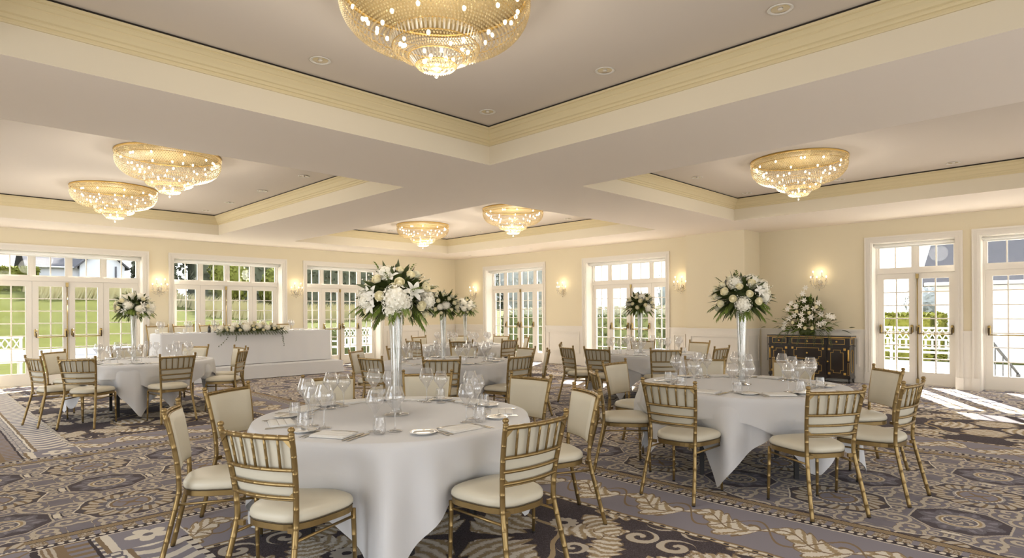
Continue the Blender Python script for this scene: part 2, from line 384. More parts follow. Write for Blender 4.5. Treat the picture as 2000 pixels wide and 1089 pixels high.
# ------------------------------------------------------------------ room shell
VL, UR, UR2 = 15.47, 12.80, 13.386
HS, HU = 3.17, 3.58
XB, YB = -1.4, -3.9           # unseen walls behind the camera
TW = 0.38
f_ = MB(); f_.add([(XB-.3, YB-.3, 0), (UR2+TW-.02, YB-.3, 0), (UR2+TW-.02, VL+TW-.02, 0), (XB-.3, VL+TW-.02, 0)], [(0, 1, 2, 3)])
f_.box(XB-.3, UR2+TW-.02, YB-.3, VL+TW-.02, -.12, -.002)
structure(f_.build('floor', carpet_material(), fix=False))
HOLES = [(0.16, 4.842, -2.2, 5.205), (0.16, 4.842, 6.929, 13.931), (6.576, 11.255, -2.2, 5.205), (6.576, 11.255, 6.929, 13.931)]
def soffit():
    xs = [XB-.3, 0.16, 4.842, 6.576, 11.255, UR2+TW]; ys = [YB-.3, -2.2, 5.205, 6.929, 13.931, VL+TW]
    m = MB()
    for i in range(5):
        for j in range(5):
            if i in (1, 3) and j in (1, 3): continue
            m.add([(xs[i], ys[j], HS), (xs[i], ys[j+1], HS), (xs[i+1], ys[j+1], HS), (xs[i+1], ys[j], HS)], [(0, 1, 2, 3)])
    o = structure(m.build('ceiling', M['soffit'], fix=False))
    # upper trays
    t = MB()
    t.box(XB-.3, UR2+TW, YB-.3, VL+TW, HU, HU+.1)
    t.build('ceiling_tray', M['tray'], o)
    fa = MB()
    for (x0, x1, y0, y1) in HOLES:
        c = [(x0, y0), (x1, y0), (x1, y1), (x0, y1)]
        for k in range(4):
            (ax_, ay_), (bx_, by_) = c[k], c[(k+1) % 4]
            fa.add([(ax_, ay_, HS), (bx_, by_, HS), (bx_, by_, HU), (ax_, ay_, HU)], [(0, 1, 2, 3)])
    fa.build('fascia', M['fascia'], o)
    for n_, (x0, x1, y0, y1) in enumerate(HOLES):
        # crown profile (inward offset, z), mitred around the tray
        prof = [(0, 3.385), (.012, 3.385), (.018, 3.395), (.018, 3.41), (.03, 3.415), (.036, 3.43), (.036, 3.438), (.05, 3.445), (.062, 3.465), (.082, 3.49), (.082, 3.5), (.09, 3.505), (.104, 3.52), (.118, 3.53), (.116, 3.536), (.126, 3.540), (.126, 3.560), (.116, 3.562), (0, 3.562)]
        m = MB(); vs = []
        for (dd, z) in prof: vs += [(x0+dd, y0+dd, z), (x1-dd, y0+dd, z), (x1-dd, y1-dd, z), (x0+dd, y1-dd, z)]
        fs = []
        for i in range(len(prof)-1):
            for k in range(4): fs.append((i*4+k, i*4+(k+1) % 4, (i+1)*4+(k+1) % 4, (i+1)*4+k))
        m.add(vs, fs)
        structure(m.build('trim_%d' % (n_+1), M['crown'], fix=False))
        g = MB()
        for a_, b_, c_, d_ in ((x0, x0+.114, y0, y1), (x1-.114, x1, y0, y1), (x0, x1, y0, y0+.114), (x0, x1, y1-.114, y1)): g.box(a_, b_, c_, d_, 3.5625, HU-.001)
        g.build('shadow_gap', M['gap'], o)  # solid strip painted dark to draw the shadow gap's black line
soffit()
# wall frames: u along the wall, w outward, z up
def LW(u, w, z): return (u, VL + w, z)
def RW(u, w, z): return (UR + w, u, z)
def RW2(u, w, z): return (UR2 + w, u, z)
def wb(m, T, u0, u1, w0, w1, z0, z1):
    a = T(u0, w0, z0); b = T(u1, w1, z1); m.box(a[0], b[0], a[1], b[1], a[2], b[2])
OT = 2.75
DL = [(1.12, 3.76), (4.38, 6.97), (7.64, 9.95)]
DR = [(7.62, 10.02), (11.56, 13.95)]
DR2 = [(0.37, 1.72), (2.07, 3.42)]
m = MB(); e = XB-.3
for (a, b) in DL + [(UR2+TW, None)]:
    wb(m, LW, e, a, 0, TW, 0, HU)
    if b: wb(m, LW, a, b, 0, TW, OT, HU); e = b
structure(m.build('wall_left', M['wall']))
m = MB(); e = 6.99
for (a, b) in DR + [(VL, None)]:
    wb(m, RW, e, a, 0, TW, 0, HU)
    if b: wb(m, RW, a, b, 0, TW, OT, HU); e = b
# pier that steps forward, then the recess
m.box(12.62, UR2+TW, 5.62, 6.99, 0, HU)
structure(m.build('wall_right', M['wall']))
m = MB(); e = YB
for (a, b) in DR2 + [(5.62, None)]:
    wb(m, RW2, e, a, 0, TW, 0, HU)
    if b: wb(m, RW2, a, b, 0, TW, OT, HU); e = b
structure(m.build('wall_recess', M['wall']))
m = MB(); e = YB
for a in (-2.9, 1.6, 8.5, 12.0, None):  # openings added in this unseen wall to let in fill daylight
    m.box(XB-.3, XB, e, a if a is not None else VL, 0, HU)
    if a is not None: m.box(XB-.3, XB, a, a+2.5, OT, HU); e = a+2.5
structure(m.build('wall_behind', M['wall']))
m = MB(); e = XB
for a in (-.6, 3.0, 6.6, 10.2, None):  # more unseen openings, added for daylight from behind the camera
    m.box(e, a if a is not None else UR2+TW, YB-.3, YB, 0, HU)
    if a is not None: m.box(a, a+2.5, YB-.3, YB, OT, HU); e = a+2.5
structure(m.build('wall_front', M['wall']))
# ------------------------------------------------------------------ wainscot, rail, baseboard
tn = [5]
def dado(T, u0, u1, w=0):
    m = MB(); q = w
    wb(m, T, u0, u1, q-.014, q+.001, 0.0, 1.03)
    wb(m, T, u0, u1, q-.035, q+.001, 1.03, 1.055); wb(m, T, u0, u1, q-.024, q+.001, 1.01, 1.03)
    wb(m, T, u0, u1, q-.028, q+.001, 0.0, 0.19); wb(m, T, u0, u1, q-.022, q+.001, 0.19, 0.21)
    n = max(1, round((u1-u0)/1.25)); L = (u1-u0)/n
    if u1-u0 > 0.35:
        for i in range(n):
            a = u0+i*L+.10; b = u0+(i+1)*L-.10
            for (c, d, e_, f) in ((a, b, .87, .905), (a, b, .32, .355), (a, a+.035, .355, .87), (b-.035, b, .355, .87)): wb(m, T, c, d, q-.042, q-.013, e_, f)
            wb(m, T, a+.05, b-.05, q-.020, q-.013, .375, .85)
    structure(m.build('trim_%d' % tn[0], M['white'])); tn[0] += 1
for (a, b) in ((XB, 1.01), (3.87, 4.27), (7.08, 7.53), (10.06, 12.79)): dado(LW, a, b)
for (a, b) in ((6.995, 7.51), (10.13, 11.45), (14.06, 15.43)): dado(RW, a, b)
def PW(u, w, z): return (12.62 + w, u, z)
dado(PW, 5.62, 6.99)
def PS(u, w, z): return (u, 5.62 - w, z)
def PS2(u, w, z): return (u, 5.62 + w, z)
m = MB(); m.box(12.62, 13.35, 5.606, 5.621, 0, 1.03); m.box(12.6, 13.35, 5.585, 5.621, 1.03, 1.055); m.box(12.6, 13.35, 5.592, 5.621, 0, .2)
for (a, b, c, d) in ((12.74, 13.28, .88, .905), (12.74, 13.28, .32, .345), (12.74, 12.765, .345, .88), (13.255, 13.28, .345, .88)): m.box(a, b, 5.595, 5.607, c, d)
structure(m.build('trim_%d' % tn[0], M['white'])); tn[0] += 1
for (a, b) in ((YB, 0.26), (1.83, 1.96), (3.53, 5.58)): dado(RW2, a, b)
# ------------------------------------------------------------------ french doors
dn = [1]
def french(T, u0, u1, leaves, cols, label_blind, active, side=1, wd=0.28):
    """leaves: list of u edges from u0 to u1; active: indices of leaves with panic bars"""
    root = structure(empty('door_%d' % dn[0], T((u0+u1)/2, wd, 0))); dn[0] += 1
    def B(mb, name, mt, par=root):
        off = Vector(root.location)
        mb.v = [tuple(Vector(v) - off) for v in mb.v]
        return mb.build(name, mt, par)
    c = MB(); k = .11
    for (a, b, z0, z1) in ((u0-k, u0, 0, OT+k), (u1, u1+k, 0, OT+k), (u0, u1, OT, OT+k)):
        wb(c, T, a, b, -.024, .001, z0, z1)
    wb(c, T, u0-k, u0-k+.03, -.038, -.023, 0, OT+k); wb(c, T, u1+k-.03, u1+k, -.038, -.023, 0, OT+k); wb(c, T, u0-k+.03, u1+k-.03, -.038, -.023, OT+k-.03, OT+k)
    wb(c, T, u0-.045, u0-.03, -.032, -.023, 0, OT+.03); wb(c, T, u1+.03, u1+.045, -.032, -.023, 0, OT+.03); wb(c, T, u0-.045, u1+.045, -.032, -.023, OT+.03, OT+.045)
    wb(c, T, u0-k-.006, u0-.002, -.05, -.001, 0, .22); wb(c, T, u1+.002, u1+k+.006, -.05, -.001, 0, .22)
    B(c, 'casing', M['white'])
    j = MB(); g = .012
    wb(j, T, u0, u0+g, -.0, TW, 0, OT); wb(j, T, u1-g, u1, 0, TW, 0, OT); wb(j, T, u0+g, u1-g, 0, TW, OT-g, OT)
    wb(j, T, u0+g, u1-g, wd-.02, TW+.04, 0.001, .018)
    B(j, 'jamb', M['white'])
    f = MB(); w0, w1 = wd, wd+.07
    wb(f, T, u0+g, u0+.04, w0-.02, w1, 0.018, OT-g); wb(f, T, u1-.04, u1-g, w0-.02, w1, 0.018, OT-g)
    wb(f, T, u0+.04, u1-.04, w0-.02, w1, OT-.07, OT-g); wb(f, T, u0+.04, u1-.04, w0-.03, w1, 2.145, 2.235)
    for e in leaves[1:-1]: wb(f, T, e-.03, e+.03, w0, w1, 2.235, OT-.07)
    B(f, 'frame', M['white'])
    n = len(leaves)-1
    for i in range(n):
        a = leaves[i] + (.04 if i == 0 else .002); b = leaves[i+1] - (.04 if i == n-1 else .002)
        # transom light
        ta = leaves[i] + (.04 if i == 0 else .03); tb = leaves[i+1] - (.04 if i == n-1 else .03)
        t = MB(); z0, z1 = 2.235, OT-.07; fr = .035
        for (c0, c1, d0, d1) in ((ta, ta+fr, z0, z1), (tb-fr, tb, z0, z1), (ta+fr, tb-fr, z0, z0+fr*.8), (ta+fr, tb-fr, z1-fr*.8, z1)): wb(t, T, c0, c1, w0+.012, w1-.012, d0, d1)
        mid = (ta+tb)/2; wb(t, T, mid-.011, mid+.011, w0+.02, w1-.02, z0+fr*.8, z1-fr*.8)
        tl = B(t, 'transom_light', M['white'])
        gl = MB(); wb(gl, T, ta+fr, tb-fr, w0+.034, w0+.036, z0+fr*.8, z1-fr*.8); B(gl, 'pane', M['pane'], tl)
        # leaf
        l = MB(); st = .085 if b-a < .58 else .105; z0, z1 = .02, 2.143; pb, pt = .25, 2.035
        wb(l, T, a, a+st, w0+.005, w1-.015, z0, z1); wb(l, T, b-st, b, w0+.005, w1-.015, z0, z1)
        wb(l, T, a+st, b-st, w0+.005, w1-.015, z0, pb); wb(l, T, a+st, b-st, w0+.005, w1-.015, pt, z1)
        pa, pc = a+st, b-st
        for q in range(1, 2): wb(l, T, pa+(pc-pa)*q/2-.011, pa+(pc-pa)*q/2+.011, w0+.015, w1-.025, pb, pt)
        for q in range(1, 7):
            z = pb+(pt-pb)*q/7; wb(l, T, pa, pc, w0+.0155, w1-.0255, z-.010, z+.010)
        lf = B(l, 'door_leaf', M['white'])
        gl = MB(); wb(gl, T, pa, pc, w0+.029, w0+.031, pb, pt); B(gl, 'pane', M['pane'], lf)
        if i in active:
            cu = leaves[active[0]+1] if len(active) > 1 else None
            pm = MB(); zb = .985
            pts = [Vector(T(u_, w_, zb)) for (u_, w_) in ((a+.07, w0-.075), (b-.07, w0-.075))]
            pm.tube(pts, .011, 8)
            pb_ = B(pm, 'panic_bar', M['brass'], lf)
            for uu in (a+.055, b-.055):
                q = MB(); c = Vector(T(uu, w0-.012, 1.075))
                q.rbox(c.x-.026, c.x+.026, c.y-.026, c.y+.026, c.z-.078, c.z+.078, .022)
                B(q, 'latch_case', M['brass'], pb_)
                h = MB(); h.tube([T(uu, w0-.035, 1.10), T(uu, w0-.065, 1.06), T(uu, w0-.075, .975)], [.014, .013, .011], 6)
                B(h, 'lever_arm', M['darkbrass'], pb_)
    # centre brass bolt rod
    if len(active) > 1: ce = leaves[active[0]+1]
    else: ce = leaves[active[0]+1] if side > 0 else leaves[active[0]]
    r_ = MB(); r_.tube([T(ce-.035, w0-.012, .06), T(ce-.035, w0-.012, 2.12)], .011, 6)
    for zz in (.08, 1.08, 2.08): wb(r_, T, ce-.058, ce-.012, w0-.026, w0+.004, zz-.045, zz+.045)
    B(r_, 'bolt_rod', M['brass'])
    # roller blind, a thing of its own
    rb = empty('roller_blind', T((u0+u1)/2, .13, 2.70))
    off = Vector(rb.location)
    q = MB(); q.tube([T(u0+.02, .13, 2.70), T(u1-.02, .13, 2.70)], .030, 12); q.v = [tuple(Vector(v)-off) for v in q.v]; q.build('roller', M['blind'], rb)
    q = MB(); wb(q, T, u0+.035, u1-.035, .155, .158, 2.655, 2.70); wb(q, T, u0+.035, u1-.035, .150, .163, 2.643, 2.655); q.v = [tuple(Vector(v)-off) for v in q.v]; q.build('blind_fabric', M['blind'], rb)
    tag(rb, label_blind, 'blind', 'rolled-up blinds over the french doors')
    return root
french(LW, 1.12, 3.76, [1.12, 1.82, 2.44, 3.06, 3.76], 2, 'rolled white blind over the wide garden doors at far left', [1, 2])
french(LW, 4.38, 6.97, [4.38, 5.05, 5.675, 6.30, 6.97], 2, 'rolled white blind over the windows behind the long head table', [1, 2])
french(LW, 7.64, 9.95, [7.64, 8.22, 8.81, 9.40, 9.95], 2, 'rolled white blind over the doors right of the head table', [1, 2])
french(RW, 11.56, 13.95, [11.56, 12.13, 12.755, 13.38, 13.95], 2, 'rolled white blind over the doors nearest the far corner on the right wall', [1, 2])
french(RW, 7.62, 10.02, [7.62, 8.19, 8.82, 9.45, 10.02], 2, 'rolled white blind over the middle doors of the right wall, left of the jutting pier', [1, 2])
french(RW2, 2.07, 3.42, [2.07, 2.745, 3.42], 2, 'rolled white blind over the doors just right of the black sideboard', [0, 1])
french(RW2, 0.37, 1.72, [0.37, 1.045, 1.72], 2, 'rolled white blind over the doors cut off by the right edge', [0, 1])
# small fittings: floor outlets near the right doors
# ------------------------------------------------------------------ chiavari chair
def interp(pts, n):
    """Catmull-Rom resample"""
    P = [Vector(p) for p in pts]; out = []
    for i in range(len(P)-1):
        p0, p1, p2, p3 = P[max(i-1, 0)], P[i], P[i+1], P[min(i+2, len(P)-1)]
        for k in range(n):
            t = k/n; out.append(0.5*((2*p1)+(p2-p0)*t+(2*p0-5*p1+4*p2-p3)*t*t+(3*p1-p0-3*p2+p3)*t**3))
    out.append(P[-1]); return out
def bamboo(m, pts, r, gap, seg=8, r1=None, n=6, first=None):
    path = interp(pts, n) if len(pts) > 2 else [Vector(pts[0]).lerp(Vector(pts[1]), k/4) for k in range(5)]
    L = [0]
    for a, b in zip(path, path[1:]): L.append(L[-1]+(b-a).length)
    T = L[-1]
    def at(s):
        s = min(max(s, 0), T)
        for i in range(len(L)-1):
            if s <= L[i+1] or i == len(L)-2: return path[i].lerp(path[i+1], (s-L[i])/max(1e-9, L[i+1]-L[i]))
    ks = [(s, 0) for s in L]
    q = first if first is not None else gap
    while q < T-.01:
        ks += [(q-.0035, 0), (q-.0022, 1), (q+.0022, 1), (q+.0035, 0)]; q += gap
    ks.sort(); P2 = []; R2 = []; last = -1
    for s, k in ks:
        if s-last < .0008: continue
        last = s; rr = r+((r1 if r1 is not None else r)-r)*s/T
        P2.append(at(s)); R2.append(rr*(1.05 if k else 1))
    m.tube(P2, R2, seg)
def seat_w(y): return .212+.075*(y/.42)
def seat_ring(rho, th, z, yo=0.0):
    c, s = cos(th), sin(th); n = 3.6
    k = (abs(c)**n+abs(s)**n)**(-1/n)
    y = s*k*.218*rho; x = c*k*seat_w(y)*rho; y += .008
    return (x, y+yo, z)
def make_chair():
    root = empty('banquet_chair')
    g = M['gold']
    for sx in (-1, 1):
        m = MB()
        bamboo(m, [(sx*.222, -.315, .006), (sx*.208, -.268, .20), (sx*.190, -.222, .40), (sx*.187, -.214, .48), (sx*.196, -.224, .62), (sx*.210, -.25, .77), (sx*.222, -.280, .893)], .0148, .088, 8, .0138)
        m.lathe([(.0125, 0), (.0155, .002), (.0155, .007), (.011, .010), (.011, .013), (.0165, .020), (.0165, .028), (.011, .036), (0, .038)], 10, Matrix.Translation((sx*.222, -.280, .888)))
        m.box(sx*.14, sx*.195, -.222, -.206, .405, .43)
        p = m.build('back_post', g, root)
        f = MB(); f.lathe([(0, 0), (.012, 0), (.013, .006), (.013, .012), (0, .012)], 8, Matrix.Translation((sx*.222, -.315, 0))); f.build('foot_glide', M['foot'], p)
        m = MB(); bamboo(m, [(sx*.212, .198, .006), (sx*.204, .190, .41)], .0105, .088, 8, .0138)
        p = m.build('leg', g, root)
        f = MB(); f.lathe([(0, 0), (.011, 0), (.012, .006), (.012, .012), (0, .012)], 8, Matrix.Translation((sx*.212, .198, 0))); f.build('foot_glide', M['foot'], p)
        m = MB(); m.tube([(sx*.189, -.222, .37), (sx*.205, .190, .37)], .0075, 6); m.build('stretcher', g, root)
    def post_at(z):
        t = (z-.48)/(.893-.48); t2 = t**1.25
        return .187+(.222-.187)*t, -.214-.066*t2
    def rail(z, r, name, bow=.028):
        x, y = post_at(z)
        m = MB(); bamboo(m, [(-x, y, z), (-x*.5, y-bow*.75, z), (0, y-bow, z), (x*.5, y-bow*.75, z), (x, y, z)], r, .066, 7, n=5, first=.05)
        return m, x, y
    m, x, y = rail(.873, .0135, 'top_rail')
    for sx in (-1, 1):
        m.add([(sx*x, y-.004, .865), (sx*(x-.045), y-.014, .865), (sx*x*.985, y-.004, .825), (sx*x, y+.004, .865), (sx*(x-.045), y-.006, .865), (sx*x*.985, y+.004, .825)], [(0, 1, 2), (3, 5, 4), (0, 2, 5, 3), (1, 4, 5, 2), (0, 3, 4, 1)])
    tr = m.build('top_rail', g, root)
    for z in (.715, .642, .578):
        m, x, y = rail(z, .0095, 'rail')
        if z < .6:
            for sx in (-1, 1): m.add([(sx*x, y-.004, z), (sx*(x-.04), y-.014, z), (sx*x*1.01, y-.004, z+.04), (sx*x, y+.004, z), (sx*(x-.04), y-.006, z), (sx*x*1.01, y+.004, z+.04)], [(0, 1, 2), (3, 5, 4), (0, 2, 5, 3), (1, 4, 5, 2), (0, 3, 4, 1)])
        m.build('rail', g, root)
    x1, y1 = post_at(.873); x0, y0 = post_at(.715)
    for k in range(-2, 3):
        u = k/3.0; b = .028*(1-abs(u)**1.7)
        m = MB(); bamboo(m, [(x0*u, y0-b, .715), (x1*u, y1-b, .873)], .0068, .052, 6); m.build('spindle', g, root)
    # upholstered back pad in front of the rails
    def pad(off, inset, zz0, zz1):
        def fn(u, v):
            z = zz0+(zz1-zz0)*v; x_, y_ = post_at(z); X_ = (x_-inset)*(2*u-1)
            ed = min(1, min(u, 1-u)*14)*min(1, min(v, 1-v)*10)
            b = .026*(1-abs(2*u-1)**1.8)
            return (X_, y_-b+.012+off*(.35+.65*sqrt(max(0, ed))), z)
        return fn
    m = MB(); m.grid(pad(.024, .012, .562, .862), 14, 12); m.grid(pad(.004, .012, .562, .862), 14, 4)
    # close the rim
    f1, f2 = pad(.024, .012, .562, .862), pad(.004, .012, .562, .862)
    rim = [(i/14, 0) for i in range(15)]+[(1, j/12) for j in range(1, 13)]+[(1-i/14, 1) for i in range(1, 15)]+[(0, 1-j/12) for j in range(1, 12)]
    n = len(rim); m.add([f1(*q) for q in rim]+[f2(*q) for q in rim], [(i, (i+1) % n, n+(i+1) % n, n+i) for i in range(n)], True)
    bp = m.build('back_pad', M['vinyl'], root)
    m = MB(); m.tube([Vector(pad(.012, .010, .560, .864)(*q)) for q in rim], .0045, 5, closed=True); m.build('pad_edge', g, bp)
    # seat frame and cushion
    N = 36; m = MB(); ths = [2*pi*k/N for k in range(N)]
    prof = [(.97, .402), (1.0, .405), (1.0, .434), (.95, .437)]
    vs = [seat_ring(r_, t, z) for (r_, z) in prof for t in ths]; fs = []
    for i in range(3):
        for k in range(N): fs.append((i*N+k, i*N+(k+1) % N, (i+1)*N+(k+1) % N, (i+1)*N+k))
    fs.append(tuple(range(N))[::-1]); fs.append(tuple(3*N+k for k in range(N)))
    m.add(vs, fs); m.build('seat_frame', g, root)
    prof = [(.93, .436), (.99, .440), (1.018, .454), (1.012, .470), (.97, .484), (.87, .495), (.65, .501), (.35, .503), (.0, .504)]
    m = MB(); vs = [seat_ring(max(r_, .001), t, z) for (r_, z) in prof for t in ths]; fs = []
    for i in range(len(prof)-1):
        for k in range(N): fs.append((i*N+k, i*N+(k+1) % N, (i+1)*N+(k+1) % N, (i+1)*N+k))
    fs.append(tuple(range(N))[::-1])
    m.add(vs, fs, True); cu = m.build('seat_cushion', M['vinyl'], root)
    m = MB(); m.tube([seat_ring(1.003, t, .4395) for t in ths], .0028, 4, closed=True); m.build('seam', M['piping'], cu)
    return Proto(root)
CHAIR = make_chair()
# ------------------------------------------------------------------ tables and cloths
TABLES = {
 'A': dict(c=(2.36, 3.5), name='front centre table', tip=-128, sh=(-.05, -.03), ch=[(-152, 1.33), (-92, 1.36), (-40, 1.34), (3, 1.43), (44, 1.41), (80, 1.38), (119, 1.37), (161, 1.33)], n=['front left', 'front right', 'right side', 'right rear', 'rear right', 'rear left', 'left rear', 'left side']),
 'B': dict(c=(5.52, 2.5), name='front right table', tip=-166, sh=(-.02, .0), ch=[(-178, 1.37), (-132, 1.46), (-95, 1.40), (-45, 1.37), (1, 1.38), (41, 1.36), (92, 1.39), (135, 1.37)], n=['front left', 'front right', 'right side', 'right rear', 'rear right', 'rear left', 'left rear', 'left side']),
 'C': dict(c=(8.68, 5.6), name='far right table', tip=-170, sh=(0, 0), ch=[(-176, 1.40), (-134, 1.40), (-92, 1.40), (-12, 1.40), (33, 1.38), (128, 1.36), (158, 1.44)], n=['front left', 'front centre', 'front right', 'right rear', 'rear centre', 'left rear', 'far left']),
 'D': dict(c=(5.45, 6.75), name='middle table', tip=-110, sh=(.02, -.02), ch=[(-172, 1.40), (-132, 1.40), (-88, 1.40), (-45, 1.42), (-9, 1.40), (40, 1.40), (85, 1.38), (124, 1.40)], n=['front left', 'front centre', 'front right', 'far right', 'right rear', 'rear right', 'rear left', 'left rear']),
 'E': dict(c=(8.5, 10.0), name='corner table', tip=-100, sh=(0, 0), ch=[(-175, 1.40), (-132, 1.40), (-89, 1.40), (-36, 1.40), (10, 1.40), (54, 1.40), (97, 1.38)], n=['left side', 'front centre', 'front right', 'right side', 'right rear', 'rear right', 'rear left']),
 'F': dict(c=(2.52, 10.3), name='left table', tip=-107, sh=(.0, .0), ch=[(-166, 1.40), (-136, 1.42), (-89, 1.40), (-38, 1.40), (2, 1.40), (44, 1.40), (87, 1.38), (133, 1.40)], n=['left side', 'front left', 'front right', 'right side', 'right rear', 'rear right', 'rear left', 'left rear']),
}
TH_ = .745; TR = .90
def make_table():
    root = empty('round_table')
    m = MB(); m.lathe([(0, .725), (TR-.01, .725), (TR, .730), (TR, .740), (TR-.01, TH_), (0, TH_)], 48); m.build('tabletop', M['blackleg'], root)
    for k in range(4):
        a = pi/4+k*pi/2; m = MB(); x, y = .55*cos(a), .55*sin(a)
        m.box(x-.018, x+.018, y-.018, y+.018, 0, .725); m.build('leg', M['blackleg'], root)
    return Proto(root)
TABLE = make_table()
def cloth_mesh(s, tip, sh, chairs, seed, top=TH_+.006, lift=0.0, wav=1.0, sect=None, ex=0.0):
    rnd = random.Random(seed); NA = 240; NR = 6; NDR = 16
    R = TR+.008+ex; ph = [rnd.uniform(0, 6.28) for _ in range(4)]
    m = MB(); vs = [(0, 0, top)]; rows = []
    def edge(a):
        b = a-radians(tip)+pi/4
        # distance from the table centre to the border of a square cloth whose centre is shifted
        best = 9
        for k in range(4):
            n = Vector((cos(radians(tip)-pi/4+k*pi/2), sin(radians(tip)-pi/4+k*pi/2)))
            dn = cos(a)*n.x+sin(a)*n.y
            if dn > 1e-4: best = min(best, (s+sh[0]*n.x+sh[1]*n.y)/dn)
        return best
    for i in range(1, NR+1):
        r = R*i/NR*.99; rows.append([(r*cos(2*pi*k/NA), r*sin(2*pi*k/NA), top+.0012*sin(3*2*pi*k/NA+i)) for k in range(NA)])
    for j in range(0, NDR+1):
        t = j/NDR; row = []
        for k in range(NA):
            a = 2*pi*k/NA; drop = max(.02, edge(a)-R); drop = min(drop, top-.03-lift)
            dd = drop*t
            fold = .5*sin(9*a+ph[0])+.35*sin(15*a+ph[1])+.3*sin(23*a+ph[2])
            amp = wav*(.012+.13*min(1, dd/.45))*min(1, dd/.10)
            r = R+.012*min(1, dd/.03)+amp*fold*.8+.03*dd
            # the cloth lies against the fronts of the chairs
            for ca in chairs:
                q = (a-radians(ca)+pi) % (2*pi)-pi
                if abs(q) < .5 and dd > .18: r -= (.085)*math.exp(-(q/.22)**4)*min(1, (dd-.18)/.12)
            # corner cones
            qt = ((a-radians(tip)+pi/4) % (pi/2))-pi/4
            r += .10*math.exp(-(qt/.10)**2)*max(0, dd-.25)
            rr = .010
            z = top-dd
            if j == 0: r = R; z = top-.001
            row.append((r*cos(a), r*sin(a), z))
        rows.append(row)
    for rw in rows: vs += rw
    fs = [(0, 1+k, 1+(k+1) % NA) for k in range(NA)]
    for i in range(len(rows)-1):
        for k in range(NA): fs.append((1+i*NA+k, 1+(i+1)*NA+k, 1+(i+1)*NA+(k+1) % NA, 1+i*NA+(k+1) % NA))
    m.add(vs, fs, True); return m
TOPZ = {}
CLN = {'A': 'white cloth to near the floor on the front centre table', 'B': 'white cloth on the right table before the black sideboard', 'C': 'white cloth on the far table left of the pier', 'D': 'white cloth on the middle table behind the front centre table', 'E': 'white cloth on the farthest table near the room corner', 'F': 'white cloth with hanging points on the left table by the garden doors'}
for ti, (k, T) in enumerate(TABLES.items()):
    cx_, cy_ = T['c']
    TABLE.place((cx_, cy_, 0), radians(20+ti*13), 'round table with dark legs under the cloth, %s' % T['name'], 'table', 'round banquet tables')
    T['tz'] = TH_+.007
    o = cloth_mesh(1.14 if k != 'A' else 1.18, T['tip'], T['sh'], [c[0] for c in T['ch']], ti+3).build('tablecloth', M['cloth'], fix=False)
    o.location = (cx_, cy_, 0); tag(o, CLN[k], 'tablecloth', 'white cloths on the round tables')
    if k in ('B', 'F', 'D', 'C'):
        tp = {'B': -120, 'F': -84, 'D': -60, 'C': -125}[k]
        o = cloth_mesh(1.10, tp, (0, 0), [c[0] for c in T['ch']], ti+30, top=TH_+.0105, lift=.12, wav=.55, ex=.012).build('table_topper', M['cloth'], fix=False)
        o.location = (cx_, cy_, 0); tag(o, 'second white cloth laid over the first on the %s' % T['name'], 'tablecloth', 'white overlay cloths')
        T['tz'] = TH_+.0125
    for (az, rr), nm in zip(T['ch'], T['n']):
        rt_ = rr-.272; a = radians(az); x, y = cx_+rt_*cos(a), cy_+rt_*sin(a)
        jit = {('A', 2): 12, ('A', 0): -6, ('A', 7): -6, ('B', 1): 8, ('B', 6): 0, ('F', 2): 4, ('F', 1): 6}.get((k, T['n'].index(nm)), 0)
        CHAIR.place((x, y, 0), a+pi/2+radians(jit), 'gold chair with cream pads at the %s of the %s' % (nm, T['name']), 'chair', 'gold chairs round the %s' % T['name'])
# ------------------------------------------------------------------ tableware
def lathe_proto(name, prof, mt, seg=24):
    o = MB().lathe(prof, seg).build(name, mt, fix=False); return Proto(o)
WINE = lathe_proto('wine_glass', [(0, .001), (.038, .001), (.040, .003), (.032, .005), (.011, .010), (.0052, .018), (.0042, .055), (.0050, .092), (.009, .106), (.020, .126), (.034, .146), (.047, .163), (.0525, .174), (.053, .184), (.050, .200), (.043, .220), (.037, .236), (.034, .246)], M['glass'])
TUMB = lathe_proto('water_tumbler', [(0, .008), (.020, .006), (.026, .001), (.030, .004), (.035, .018), (.037, .035), (.036, .060), (.033, .085), (.031, .098)], M['glass'], 20)
CHAMP = lathe_proto('red_wine_glass', [(0, .001), (.040, .001), (.042, .003), (.033, .005), (.011, .010), (.0052, .018), (.0042, .060), (.0050, .100), (.009, .114), (.021, .136), (.037, .158), (.051, .178), (.057, .190), (.0575, .200), (.054, .217), (.046, .238), (.040, .256), (.037, .267)], M['glass'])
def make_plate():
    m = MB(); m.lathe([(0, .004), (.045, .004), (.055, .006), (.078, .013), (.080, .015), (.078, .0165), (.054, .0095), (.044, .0075), (0, .0075)], 28); m.lathe([(0, .0005), (.046, .0005), (.048, .005)], 28)
    return Proto(m.build('side_plate', M['porcelain']))
PLATE = make_plate()
